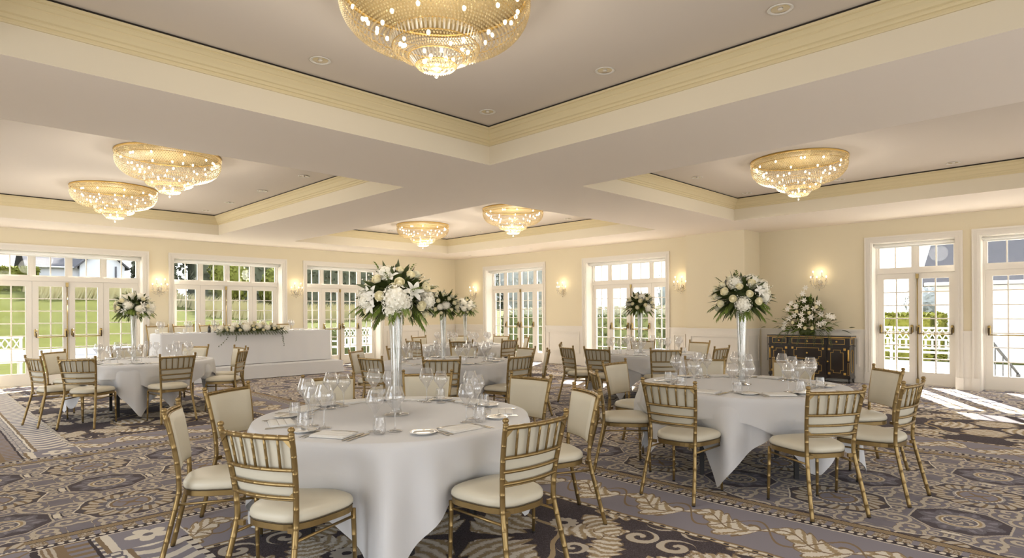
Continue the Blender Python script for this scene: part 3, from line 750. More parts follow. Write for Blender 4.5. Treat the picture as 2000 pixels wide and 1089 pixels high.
def make_cutlery(kind):
    m = MB(); L = {'fork': .19, 'knife': .215, 'spoon': .175, 'butter_knife': .15}[kind]
    def strip(ws, th=.0022):   # ws: (y, halfwidth, z)
        vs = []; fs = []
        for (y, w, z) in ws: vs += [(-w, y, z), (w, y, z), (w, y, z+th), (-w, y, z+th)]
        for i in range(len(ws)-1):
            a = i*4; b = a+4
            for k in range(4): fs.append((a+k, a+(k+1) % 4, b+(k+1) % 4, b+k))
        fs += [(0, 1, 2, 3), (len(vs)-4, len(vs)-3, len(vs)-2, len(vs)-1)]
        m.add(vs, fs)
    h = L/2
    if kind in ('knife', 'butter_knife'):
        strip([(-h, .004, .001), (-h+.01, .0065, .001), (-.01, .0045, .002), (0, .004, .002), (.012, .009, .001), (h*.7, .0105, .001), (h*.92, .007, .001), (h, .001, .001)])
    elif kind == 'fork':
        strip([(-h, .006, .001), (-h+.03, .0055, .002), (0, .0028, .005), (.03, .003, .005), (.042, .010, .002), (.052, .0115, .001)])
        for q in (-1.5, -.5, .5, 1.5): m.box(q*.0064-.0016, q*.0064+.0016, .051, h, .001, .0035)
    else:
        strip([(-h, .006, .001), (-h+.03, .0055, .002), (0, .0028, .005), (.03, .003, .005), (.038, .008, .003), (.050, .0165, .001), (.065, .019, .0), (.078, .014, .001), (h, .004, .002)])
    return Proto(m.build(kind, M['silver']))
FORK, KNIFE, SPOON, BUTTER = [make_cutlery(k) for k in ('fork', 'knife', 'spoon', 'butter_knife')]
def make_napkin():
    m = MB()
    m.rbox(-.075, .075, -.11, .11, 0, .009, .003)
    for x in (-.045, .0, .045): m.rbox(x-.020, x+.022, -.108, .108, .008, .0135, .0025)
    return Proto(m.build('folded_napkin', M['linen2']))
NAP = make_napkin()
def setting(cx_, cy_, az, tz, R0, tname, sname, full, rnd):
    a = radians(az); rz = a+pi/2
    ex = Vector((cos(rz), sin(rz))); ey = Vector((-sin(rz), cos(rz)))
    base = Vector((cx_, cy_))+Vector((cos(a), sin(a)))*R0
    def put(P, lx, ly, dr, label, cat, grp, dz=0.0, rot=0):
        p = base+ex*(lx+rnd.uniform(-.006, .006))+ey*(ly+rnd.uniform(-.006, .006))
        P.place((p.x, p.y, tz+dz), rz+radians(dr+rnd.uniform(-4, 4)), label, cat, grp)
    at = 'at the %s place, %s' % (sname, tname)
    put(NAP, 0, 0, 90 if full else 90, 'folded white napkin '+at, 'napkin', 'folded napkins on the '+tname)
    put(PLATE, -.235, .05, 0, 'small white side plate '+at, 'plate', 'side plates on the '+tname)
    put(FORK, -.135, .0, 0, 'inner steel fork '+at, 'fork', 'cutlery on the '+tname)
    put(KNIFE, .135, .0, 0, 'inner steel knife '+at, 'knife', 'cutlery on the '+tname)
    if full:
        put(FORK, -.165, -.005, 0, 'outer steel fork '+at, 'fork', 'cutlery on the '+tname)
        put(KNIFE, .158, -.005, 0, 'outer steel knife '+at, 'knife', 'cutlery on the '+tname)
        put(SPOON, 0, .115, 90, 'steel dessert spoon '+at, 'spoon', 'cutlery on the '+tname)
        put(BUTTER, -.225, .055, 55, 'small butter knife on the plate '+at, 'knife', 'cutlery on the '+tname, .0165)
    put(WINE, .165, .165, 0, 'smaller stemmed wine glass '+at, 'glass', 'stemmed glasses on the '+tname)
    put(CHAMP, .275, .215, 0, 'larger stemmed wine glass '+at, 'glass', 'stemmed glasses on the '+tname)
    put(TUMB, .235, .105, 0, 'clear stemless tumbler '+at, 'glass', 'water tumblers on the '+tname)
for k, T in TABLES.items():
    rnd = random.Random(k)
    for (az, rr), nm in zip(T['ch'], T['n']):
        setting(T['c'][0], T['c'][1], az, T['tz'], .73, T['name'], nm, k in 'AB', rnd)
# ------------------------------------------------------------------ head table on its platform
pl = empty('platform', (4.4, 14.45, 0)); tag(pl, 'low platform with a white skirt under the long head table', 'platform')
m = MB(); m.box(-.98, 3.17, -.97, .90, .05, .275); m.build('deck', M['blackleg'], pl)
m = MB(); m.box(-.985, 3.18, -.985, .905, .275, .288); m.build('deck_carpet', mat('platform carpet', srgb(98, 92, 98), 0.95, noise=.2, nscale=60), pl)
def skirt(m, pts, z0, z1, amp, n, ph=0, flare=0.02):
    tot = 0; acc = [0]
    for a, b in zip(pts, pts[1:]): tot += (Vector(b)-Vector(a)).length; acc.append(tot)
    nz = 8
    def at(s):
        for i in range(len(pts)-1):
            if s <= acc[i+1] or i == len(pts)-2:
                a, b = Vector(pts[i]), Vector(pts[i+1]); d = (b-a).normalized(); return a.lerp(b, (s-acc[i])/(acc[i+1]-acc[i])), Vector((d.y, -d.x))
    def fn(u, v):
        s = u*tot; p, nn = at(s)
        o = (amp*sin(u*n*2*pi+ph)+amp*.6*sin(u*n*3.7*pi+1))*v+flare*v
        return (p.x+nn.x*o, p.y+nn.y*o, z1+(z0-z1)*v)
    m.grid(fn, 200, nz)
m = MB(); skirt(m, [(-.99, .9), (-.99, -.99), (3.185, -.99), (3.185, .9)], .012, .289, .008, 14, flare=.03)
m.box(-.99, 3.185, -.99, -.46, .2885, .2905); m.build('skirt', M['cloth'], pl, fix=False)
ht = empty('head_table', (5.62, 14.38, .291)); tag(ht, 'long rectangular head table under a white floor-length cloth', 'table')
m = MB(); m.box(-1.9, 1.9, -.365, .365, .70, .725); m.build('tabletop', M['blackleg'], ht)
for sx in (-1.8, 0, 1.8):
    for sy in (-.33, .33):
        m = MB(); m.box(sx-.02, sx+.02, sy-.02, sy+.02, 0, .70); m.build('leg', M['blackleg'], ht)
m = MB(); skirt(m, [(-1.91, .375), (-1.91, -.375), (1.91, -.375), (1.91, .375)], .01, .733, .006, 11, flare=.03)
skirt(m, [(1.91, .375), (-1.91, .375)], .01, .733, .006, 6, flare=.02)
m.add([(-1.91, -.375, .733), (1.91, -.375, .733), (1.91, .375, .733), (-1.91, .375, .733)], [(0, 1, 2, 3)])
hc = m.build('head_tablecloth', M['cloth'], fix=False); hc.location = (5.62, 14.38, .291); tag(hc, 'white floor-length cloth on the long head table', 'tablecloth')
rnd = random.Random(5)
HP = [3.98, 4.52, 5.08, 5.62, 6.16, 6.86]
HN = ['leftmost', 'second from left', 'third from left', 'fourth from left', 'fifth from left', 'rightmost']
for x, nm in zip(HP, HN):
    CHAIR.place((x, 14.98, .29), pi, 'gold chair with cream back pad, %s behind the head table' % nm, 'chair', 'gold chairs behind the head table')
    tz = .291+.734
    lb = 'at the %s place of the head table' % nm
    NAP.place((x, 14.60, tz), pi/2, 'folded napkin '+lb, 'napkin', 'napkins on the head table')
    PLATE.place((x+.21, 14.58, tz), 0, 'side plate '+lb, 'plate', 'side plates on the head table')
    WINE.place((x-.12, 14.42, tz), 0, 'stemmed wine glass '+lb, 'glass', 'glasses on the head table')
    CHAMP.place((x-.20, 14.36, tz), 0, 'larger stemmed wine glass '+lb, 'glass', 'glasses on the head table')
    TUMB.place((x-.21, 14.48, tz), 0, 'water tumbler '+lb, 'glass', 'glasses on the head table')
b = empty('wine_bottle', (4.78, 14.36, 1.025)); tag(b, 'small dark glass bottle standing on the head table', 'bottle')
m = MB(); m.lathe([(0, 0), (.030, 0), (.032, .01), (.032, .10), (.028, .125), (.012, .15), (.010, .18), (0, .18)], 16); m.build('bottle_body', mat('dark bottle glass', srgb(30, 30, 22), .15, coat=.5), b)
m = MB(); m.lathe([(.0115, .165), (.0125, .166), (.0125, .19), (0, .19)], 12); m.build('cap', M['gilt'], b)
o = MB(); o.rbox(-.10, .10, -.06, .06, 0, .018, .005); o.rbox(-.05, .08, -.03, .03, .017, .03, .005)
o = o.build('dark_tray', M['lacquer']); o.location = (4.95, 14.25, 1.025); tag(o, 'dark folded item lying left of the flower garland', 'tray')
# ------------------------------------------------------------------ flowers
def leaf(m, base, d, L, W, droop=.3, up=Vector((0, 0, 1)), n=4, twist=0):
    d = Vector(d).normalized(); base = Vector(base); side = d.cross(up)
    side = side.normalized() if side.length > .05 else d.orthogonal().normalized()
    if twist: side = Matrix.Rotation(twist, 3, d) @ side
    nrm = side.cross(d).normalized(); vs = []; fs = []
    for i in range(n+1):
        t = i/n; w = W*sin(pi*min(1, .08+t*.92))**.75*(1-.25*t)
        c = base+d*(L*t)+Vector((0, 0, -1))*(droop*L*t*t)
        vs += [c-side*w+nrm*w*.25, c, c+side*w+nrm*w*.25]
    for i in range(n):
        a = i*3; fs += [(a, a+1, a+4, a+3), (a+1, a+2, a+5, a+4)]
    m.add(vs, fs, True)
def frond(m, base, d, L, droop, nleaf=9, lw=.008, ll=.085, rnd=random):
    d = Vector(d).normalized(); base = Vector(base); pts = []
    for i in range(8):
        t = i/7; pts.append(base+d*(L*t)+Vector((0, 0, -1))*(droop*L*t*t))
    m.tube(pts, [.0025*(1-.7*i/7) for i in range(8)], 4, cap=False)
    for i in range(nleaf):
        t = .25+.75*i/(nleaf-1); q = t*7; k = min(6, int(q)); p = pts[k].lerp(pts[k+1], q-k); tan = (pts[k+1]-pts[k]).normalized()
        s = tan.cross(Vector((0, 0, 1))); s = s.normalized() if s.length > .05 else tan.orthogonal()
        for sg in (-1, 1):
            leaf(m, p, tan*.9+s*sg*(.9-.5*t)+Vector((0, 0, rnd.uniform(-.15, .1))), ll*(1.15-.5*t), lw, .35, n=2)
def hydrangea_mesh(r, seed):
    rnd = random.Random(seed); m = MB(); n = 95
    m.ball((0, 0, 0), r*.84, 10, 7)
    for i in range(n):
        z = 1-2*(i+.5)/n; a = i*2.39996; q = sqrt(1-z*z); N = Vector((q*cos(a), q*sin(a), z)); c = N*r*rnd.uniform(.92, 1.04)
        t1 = N.orthogonal().normalized(); t2 = N.cross(t1); w = r*.16; ro = rnd.uniform(0, 1.5)
        for k in range(4):
            b = ro+k*pi/2; u = t1*cos(b)+t2*sin(b); v = N.cross(u)
            m.add([c, c+u*w*.6+v*w*.45+N*w*.2, c+u*w*1.15+N*w*.35, c+u*w*.6-v*w*.45+N*w*.2], [(0, 1, 2, 3)])
    return m
def rose_mesh(r, seed):
    rnd = random.Random(seed); m = MB()
    m.lathe([(0, -r*.5), (r*.5, -r*.35), (r*.72, 0), (r*.6, r*.45), (r*.3, r*.55), (0, r*.5)], 10)
    m.ball((0, 0, 0), r*.78, 10, 7, sz=.95)
    for ring, (R, h, n, op) in enumerate(((.42, .98, 3, -.5), (.66, .92, 4, -.4), (.88, .80, 5, -.25), (1.04, .62, 5, .1))):
        for k in range(n):
            a0 = 2*pi*k/n+ring*.5+rnd.uniform(-.1, .1); wd = 2.7*pi/n
            def fn(u, v, a0=a0, wd=wd, R=R, h=h, op=op):
                a = a0+(u-.5)*wd; rr = r*R*(.35+.65*sin(v*pi/2)+op*v*v*.35); z = -r*.45+r*(h+.45)*v-r*.25*(abs(u-.5)*2)**2*v
                return (rr*cos(a), rr*sin(a), z)
            m.grid(fn, 4, 3)
    return m
def lily_mesh(L, seed, flat=.5):
    rnd = random.Random(seed); m = MB()
    for k in range(6):
        a = k*pi/3; W = L*(.19 if k % 2 else .15)
        def fn(u, v, a=a, W=W):
            w = W*sin(pi*min(1, .12+.88*v))**.8*(u-.5)*2
            rr = L*(.06+.94*v)*(.55+.45*flat) ; z = L*(.75*v-flat*.9*v*v)-abs(u-.5)*W*.3
            return (rr*cos(a)-w*sin(a), rr*sin(a)+w*cos(a), z)
        m.grid(fn, 2, 5)
    return m
def lily_stamen(L):
    m = MB()
    for k in range(5):
        a = k*1.256+.4; e = Vector((.18*L*cos(a), .18*L*sin(a), .5*L)); m.tube([(0, 0, 0), e*.6, e], .0016, 4); m.gem(e, .006, .004)
    return m
MESH = {}
def flower_meshes():
    MESH['hyd'] = [hydrangea_mesh(1.0, s).mesh('hydrangea', False) for s in (1, 2)]
    MESH['rose'] = [rose_mesh(1.0, s).mesh('rose', False) for s in (1, 2)]
    MESH['lily'] = [lily_mesh(1.0, s, f).mesh('lily', False) for s, f in ((1, .45), (2, .65))]
    MESH['stam'] = [lily_stamen(1.0).mesh('stamens', False)]
    for m_ in MESH['hyd']: m_.materials.append(M['petal'])
    for m_ in MESH['rose']: m_.materials.append(M['cream'])
    for m_ in MESH['lily']: m_.materials.append(M['lily'])
    for m_ in MESH['stam']: m_.materials.append(M['stamen'])
flower_meshes()
NM = {'hyd': 'hydrangea_bloom', 'rose': 'rose', 'lily': 'lily'}
def stick(kind, parent, pos, direction, size, i=0):
    me = MESH[kind][i % len(MESH[kind])]
    o = bpy.data.objects.new(NM[kind], me); COL.objects.link(o); o.parent = parent
    d = Vector(direction).normalized(); o.rotation_mode = 'QUATERNION'
    o.rotation_quaternion = d.to_track_quat('Z', 'Y'); o.location = pos; o.scale = (size,)*3
    if kind == 'lily':
        s = bpy.data.objects.new('stamens', MESH['stam'][0]); COL.objects.link(s); s.parent = o
    return o
def make_bouquet(seed, R=.205, H=.165, plan=None, name='flower_ball', explicit=None):
    rnd = random.Random(seed); root = empty(name)
    m = MB(); m.ball((0, 0, 0), R*.62, 12, 8, sz=H/R)
    for i in range(120):
        z = 1-1.75*(i+.5)/120; a = i*2.39996+rnd.uniform(-.2, .2); q = sqrt(max(0, 1-z*z)); d = Vector((q*cos(a), q*sin(a), z))
        b = Vector((d.x*R*.5, d.y*R*.5, d.z*H*.5)); L = rnd.uniform(.12, .185)
        leaf(m, b, d+Vector((rnd.uniform(-.35, .35), rnd.uniform(-.35, .35), rnd.uniform(-.3, .3))), L, rnd.uniform(.016, .032), rnd.uniform(-.05, .35), twist=rnd.uniform(-.8, .8))
    m.build('foliage', M['leafd'], root, fix=False, kind='stuff')
    m = MB()
    for i in range(26):
        a = i*2.39996; low = i % 3 != 0
        el = rnd.uniform(-.75, -.15) if low else rnd.uniform(.15, 1.2)
        d = Vector((cos(a)*cos(el), sin(a)*cos(el), sin(el)))
        frond(m, Vector((d.x*R*.6, d.y*R*.6, d.z*H*.65)), d, rnd.uniform(.09, .15), .30 if low else .05, 7, .007, .062, rnd)
    m.build('palm_fronds', M['leafm'], root, fix=False, kind='stuff')
    dirs = []
    n = 38
    for i in range(n):
        z = .98-1.55*(i+.5)/n; a = i*2.39996+seed; q = sqrt(1-z*z); dirs.append(Vector((q*cos(a), q*sin(a), z)))
    if explicit:
        for i, (k, zx, zy, s) in enumerate(explicit):
            x = (zx-575)/490*.245; z = (490-zy)/490*.225; q = (x/R)**2+(z/H)**2
            y = -R*sqrt(max(.03, 1-q*.8)); d = Vector((x/R, y/R, z/H)).normalized()
            stick(dict(h='hyd', r='rose', l='lily')[k], root, Vector((x, y, z)) - d*s*.25, d+Vector((0, -.35, .1)), s, i)
    for i, d in enumerate(dirs):
        if explicit and d.y < -.05: continue
        p = Vector((d.x*R, d.y*R, d.z*H))
        k = (plan or 'hrlrrhhrrlghrrhrlrrhrhlrghrlrrhrgrlhrr')[i]
        if k == 'h': stick('hyd', root, p*.88, d, rnd.uniform(.056, .070), i)
        elif k == 'r': stick('rose', root, p*1.04, d+Vector((0, 0, .1)), rnd.uniform(.027, .034), i)
        elif k == 'l': stick('lily', root, p*.92, d, rnd.uniform(.07, .085), i)
    m = MB(); mm = MB()
    for i in range(110):
        a = rnd.uniform(0, 6.28); z = rnd.uniform(-.4, 1); q = sqrt(1-z*z); d = Vector((q*cos(a), q*sin(a), z))
        if sin(a*3+1)+sin(z*5) < .1: continue
        p = Vector((d.x*R, d.y*R, d.z*H))*rnd.uniform(1.12, 1.32)
        mm.gem(p, .0055)
        m.tube([p*.75, p], .0009, 3, cap=False)
    sp = m.build('gypsophila_sprigs', M['leafm'], root, fix=False, kind='stuff'); mm.build('gypsophila_buds', M['petal'], sp, fix=False, kind='stuff')
    return Proto(root)
# tall trumpet vase
def make_vase():
    root = empty('tall_glass_vase')
    root.scale = (1, 1, 1)
    m = MB(); m.lathe([(0, .001), (.084, .001), (.086, .004), (.080, .007), (.050, .012), (.038, .020), (.032, .030), (.031, .05), (.033, .20), (.037, .42), (.044, .60), (.050, .68)], 32); m.build('vase_body', M['vaseglass'], root, fix=False)
    m = MB(); m.lathe([(.014, .035), (.025, .037), (.027, .05), (.029, .20), (.033, .42), (.040, .60), (.046, .679)], 24); m.build('inner_wall', M['vaseglass'], root, fix=False)
    m = MB(); m.lathe([(0, .030), (.026, .030), (.028, .038), (.0, .042)], 16); m.lathe([(0, .002), (.07, .002), (.03, .010), (0, .012)], 24); m.build('solid_base', M['vaseglass'], root, fix=False)
    m = MB()
    for k in range(7):
        a = k*.9; m.tube([(.008*cos(a), .008*sin(a), .30+.04*k), (.018*cos(a+.5), .018*sin(a+.5), .5), (.03*cos(a), .03*sin(a), .69)], .0022, 5)
    m.build('stems', M['leafm'], root, fix=False, kind='stuff')
    return Proto(root)
VASE = make_vase()
EXP = [('h', 660, 530, .088), ('h', 600, 700, .060), ('h', 740, 600, .055), ('r', 460, 490, 0.030), ('r', 690, 310, 0.030), ('r', 400, 265, 0.029), ('r', 930, 620, 0.030), ('r', 770, 715, 0.027), ('r', 620, 375, 0.025), ('r', 980, 370, 0.030), ('r', 350, 760, 0.025), ('l', 310, 480, .085), ('l', 545, 190, .085), ('l', 870, 420, .085), ('l', 300, 620, .075), ('h', 1010, 560, .045), ('h', 230, 560, .045), ('r', 660, 130, 0.025), ('r', 800, 200, 0.027), ('r', 260, 690, 0.024), ('r', 960, 730, 0.024), ('h', 470, 160, .045)]
BQ = [make_bouquet(3, explicit=EXP), make_bouquet(11, plan='lrhrhrlrhrhhrgrlhrrhrlrhhrrgrhrlrhrrgr')]
VN = {k: T['name'] for k, T in TABLES.items()}
VP = {'A': ((2.365, 3.49), 0, 1.08, -pi/4), 'B': ((5.52, 2.49), 1, 1.12, 1.4), 'C': ((8.66, 5.64), 1, 1.04, 2.2), 'D': ((5.40, 6.79), 0, 1.0, 4.1), 'E': ((8.53, 9.97), 1, 1.05, 5.0), 'F': ((2.40, 10.42), 0, 1.08, 1.0)}
for k, (p, bi, sc_, rz) in VP.items():
    z = TABLES[k]['tz']
    VASE.place((p[0], p[1], z), rz, 'tall clear trumpet vase standing on the %s' % VN[k], 'vase', 'tall glass vases')
    BQ[bi].place((p[0], p[1], z+.68+.115*sc_), rz, 'ball of white and cream flowers atop the tall vase on the %s' % VN[k], 'flower arrangement', 'flower balls on tall vases', scale=(sc_,)*3)
# garland along the front edge of the head table
ga = empty('flower_garland', (5.58, 14.08, 1.03)); tag(ga, 'long low arrangement of white hydrangeas and roses with trailing ivy on the head table', 'flower arrangement')
rnd = random.Random(21); m = MB()
for i in range(420):
    x = rnd.uniform(-.72, .72); y = rnd.uniform(-.12, .12); e = 1-(abs(x)/.8)**3
    d = Vector((rnd.uniform(-.6, .6)+x*.7, rnd.uniform(-1.1, .4), rnd.uniform(-.25, .9)))
    leaf(m, (x, y, .03+rnd.uniform(0, .10)*e), d, rnd.uniform(.07, .13), rnd.uniform(.010, .020), rnd.uniform(.1, .7), n=3, twist=rnd.uniform(-.8, .8))
for i in range(26):
    x = -.75+1.5*i/25; frond(m, (x, -.10, .03), Vector((x*.5, -1, -.1)), rnd.uniform(.10, .15), .5, 7, .0065, .055, rnd)
m.grid(lambda u, v: (-.70+1.4*u, -.13+.26*v, .012+.09*sin(pi*v)*sin(pi*u)**.4), 20, 6)
m.build('foliage', M['leafd'], ga, fix=False, kind='stuff')
for i, (x, y, z, s) in enumerate([(-.68, -.04, .05, .07), (-.46, -.10, .07, .068), (-.36, -.02, .15, .07), (-.14, -.12, .10, .085), (-.12, 0, .18, .07), (.16, -.08, .13, .07), (.02, .02, .17, .06), (.34, -.11, .09, .065), (.30, 0, .17, .065), (.52, -.04, .14, .06), (-.62, .04, .10, .055)]):
    stick('hyd', ga, (x, y, z), (x*.3, -.8, .8), s*1.15, i)
for i, (x, y, z) in enumerate([(-.58, -.12, .10), (-.56, -.13, .05), (-.29, -.15, .04), (-.34, -.12, .13), (.01, -.16, .05), (0, -.13, .13), (.09, -.15, .09), (.22, -.17, .035), (.48, -.15, .06), (-.18, -.06, .17), (.24, -.1, .17), (.62, -.08, .10), (.60, -.12, .07), (.44, -.06, .17), (.08, -.02, .20)]):
    stick('rose', ga, (x, y, z), (x*.3, -1, .6), .036, i)
m = MB()
for (x, ln, dx) in ((-.60, .30, -.22), (-.45, .20, .0), (.58, .34, .06), (.60, .26, .02)):
    pts = [Vector((x+dx*t*t, -.345-.015*sin(t*3), .02-ln*t)) for t in [k/8 for k in range(9)]]
    m.tube([Vector((x, -.12, .05)), Vector((x, -.30, .05))]+pts, .0014, 4, cap=False)
    for p in pts[1:]: leaf(m, p, (rnd.uniform(-1, 1), -.3, -.5), .03, .012, .2, n=2); leaf(m, p, (rnd.uniform(-1, 1), -.3, -.3), .026, .011, .2, n=2)
for v_ in range(len(m.v)): pass
m.build('trailing_ivy', M['leafd'], ga, fix=False, kind='stuff')
# ------------------------------------------------------------------ sideboard
sb = empty('sideboard', (13.02, 4.49, 0)); tag(sb, 'black lacquered sideboard with gilt line panels and brass knobs against the right wall', 'sideboard')
# local: x depth (0 front .. .32), y along (+ = photo left)
y0, y1 = -.79, .80; D = .32; LQ = M['lacquer']; GI = M['gilt']
m = MB()
m.box(.012, D, y0+.012, y1-.012, .13, .90)
m.box(-.012, .02, -.36, .35, .13, .90)                     # breakfront centre
m.box(.006, D, y0, y1, .085, .135); m.box(-.018, .02, -.37, .36, .085, .135)
m.box(.002, D, y0-.006, y1+.006, .715, .735)
m.build('body', LQ, sb)
m = MB(); m.box(-.012, D+.005, y0-.018, y1+.018, .905, .93); m.box(-.03, .0, -.385, .375, .905, .93); sb_top = m.build('top', LQ, sb)
m = MB(); m.box(-.016, D+.002, y0-.020, y1+.020, .893, .905); m.box(-.034, -.01, -.387, .377, .893, .905); m.build('gilt_edge', GI, sb)
for (x, y) in ((.03, y0+.03), (.03, y1-.03), (D-.03, y0+.03), (D-.03, y1-.03), (.0, -.33), (.0, .32)):
    m = MB(); m.lathe([(.0, .0), (.013, 0), (.022, .085), (0, .085)], 8, Matrix.Translation((x, y, 0))); m.build('foot', LQ, sb)
def outline(m, a, b, z0, z1, xf, w=.007, t=.004, notch=0):
    if notch:
        n = notch; P = [(a+n, z0), (b-n, z0), (b-n, z0+n), (b, z0+n), (b, z1-n), (b-n, z1-n), (b-n, z1), (a+n, z1), (a+n, z1-n), (a, z1-n), (a, z0+n), (a+n, z0+n)]
    else: P = [(a, z0), (b, z0), (b, z1), (a, z1)]
    for (p, q) in zip(P, P[1:]+P[:1]):
        ya, yb = sorted((p[0], q[0])); za, zb = sorted((p[1], q[1])); m.box(xf-t, xf, ya-w/2, yb+w/2, za-w/2, zb+w/2)
def knob(parent, xf, y, z):
    q = MB(); q.lathe([(.006, 0), (.006, .012), (.017, .016), (.019, .024), (.012, .031), (0, .033)], 14, Matrix.Translation((xf, y, z)) @ Matrix.Rotation(-pi/2, 4, 'Y')); q.build('knob', GI, parent)
def square(m, xf, y, z, s=.022): m.box(xf-.006, xf, y-s, y+s, z-s, z+s); m.box(xf-.011, xf-.005, y-.008, y+.008, z-.008, z+.008)
for (a, b, xf) in ((.44, .70, .012), (-.30, .29, -.012), (-.68, -.42, .012)):
    m = MB(); m.box(xf-.010, xf+.001, a-.035, b+.035, .745, .885); dr = m.build('drawer', LQ, sb)
    q = MB(); outline(q, a-.01, b+.01, .765, .868, xf-.0095); q.build('gilt_line', GI, dr)
    knob(dr, xf-.010, (a+b)/2, .815)
for (a, b, xf, kk) in ((.44, .70, .012, .415), (-.68, -.42, .012, -.385)):
    m = MB(); m.box(xf-.010, xf+.001, a-.045, b+.045, .145, .705); dr = m.build('door', LQ, sb)
    q = MB(); outline(q, a+.015, b-.015, .20, .65, xf-.0095, notch=.05)
    for yy in (a-.012, b+.012):
        for zz in (.185, .665): square(q, xf-.0095, yy, zz)
    q.build('gilt_line', GI, dr); knob(dr, xf-.010, kk, .42)
m = MB(); m.box(-.022, -.011, -.335, .325, .435, .705); dr = m.build('drawer', LQ, sb)
q = MB(); outline(q, -.27, .26, .46, .68, -.0215, notch=.05)
for yy in (-.30, .29): square(q, -.0215, yy, .67, .02)
q.build('gilt_line', GI, dr); knob(dr, -.022, 0, .575)
m = MB(); m.box(-.022, -.011, -.335, .325, .145, .42); dr = m.build('drawer', LQ, sb)
q = MB(); outline(q, -.27, .26, .17, .39, -.0215, notch=.05); q.build('gilt_line', GI, dr); knob(dr, -.022, 0, .28)
# corner pilasters and end panel
for yy in (.765, -.755):
    m = MB()
    m.box(.004, .014, yy-.014, yy+.014, .44, .66); m.tube([(.0, yy, .66), (-.004, yy, .6), (.0, yy, .5), (.004, yy, .43)], [.012, .014, .010, .004], 6)
    m.build('gilt_mount', GI, sb); m = MB(); outline(m, yy-.012, yy+.012, .16, .40, .012, .004); m.build('gilt_line', GI, sb)
m = MB()
# right end (faces -y)
for (a, b, z0, z1, n) in ((.06, .27, .765, .868, 0), (.09, .24, .20, .65, .035)):
    P = [(a+n, z0), (b-n, z0), (b-n, z0+n), (b, z0+n), (b, z1-n), (b-n, z1-n), (b-n, z1), (a+n, z1), (a+n, z1-n), (a, z1-n), (a, z0+n), (a+n, z0+n)] if n else [(a, z0), (b, z0), (b, z1), (a, z1)]
    for (p, q_) in zip(P, P[1:]+P[:1]):
        xa, xb = sorted((p[0], q_[0])); za, zb = sorted((p[1], q_[1])); m.box(xa-.0035, xb+.0035, y0+.006, y0+.013, za-.0035, zb+.0035)
m.build('gilt_end_panel', GI, sb)
# big arrangement on the sideboard
fa = empty('lily_arrangement', (13.17, 4.55, .93)); tag(fa, 'large triangular arrangement of white lilies and greenery on the black sideboard', 'flower arrangement')
rnd = random.Random(9); m = MB()
m.lathe([(0, 0), (.10, 0), (.12, .05), (.10, .09), (0, .10)], 14)
m.build('bowl', M['leafd'], fa)
m = MB(); m2 = MB()
for i in range(520):
    y = rnd.gauss(0, .17); zt = rnd.uniform(0, 1); y *= (1.25-zt); z = .08+.62*zt
    d = Vector((rnd.uniform(-.9, .05), y*3+rnd.uniform(-.6, .6), rnd.uniform(-.3, 1)))
    leaf(m if i % 2 else m2, (rnd.uniform(-.08, -.01), y, z*.75), d, rnd.uniform(.07, .14), rnd.uniform(.008, .018), rnd.uniform(0, .4), n=3, twist=rnd.uniform(-1, 1))
for i in range(18):
    a = -1.5+3.0*i/17; d = Vector((-.35, sin(a), cos(a)*.9+.05)); frond(m2 if i % 2 else m, (-.05, 0, .12), d, rnd.uniform(.36, .5)*(1.0 if abs(a) > .7 else .8), .12, 10, .006, .07, rnd)
for i in range(8): frond(m, (-.10, -.3+.6*i/7, .08), Vector((-.6, -.4+.8*i/7, -.15)), .20, .7, 7, .007, .06, rnd)
m.build('foliage', M['leafd'], fa, fix=False, kind='stuff'); m2.build('pale_foliage', M['leafm'], fa, fix=False, kind='stuff')
fa.scale = (1.1, 1.35, 1.42)
L_ = [(0, .50), (.02, .60), (-.02, .68), (.12, .42), (.19, .46), (.24, .38), (-.04, .40), (.04, .30), (-.14, .38), (-.20, .46), (.02, .22), (.06, .14), (-.24, .30), (.28, .17), (.30, .10), (-.22, .16), (-.28, .18), (-.34, .28), (.14, .28), (-.10, .26), (.0, .38), (.22, .24), (-.4, .26)]
for i, (y, z) in enumerate(L_):
    stick('lily', fa, (-.12-.04*(.7-z), y, z), (-1, y*.8, .25), .062, i)
for i, (y, z) in enumerate([(.10, .34), (-.08, .32), (-.12, .10), (.16, .18), (-.02, .10), (-.18, .40)]): stick('rose', fa, (-.16, y, z), (-1, y, .3), .026, i)
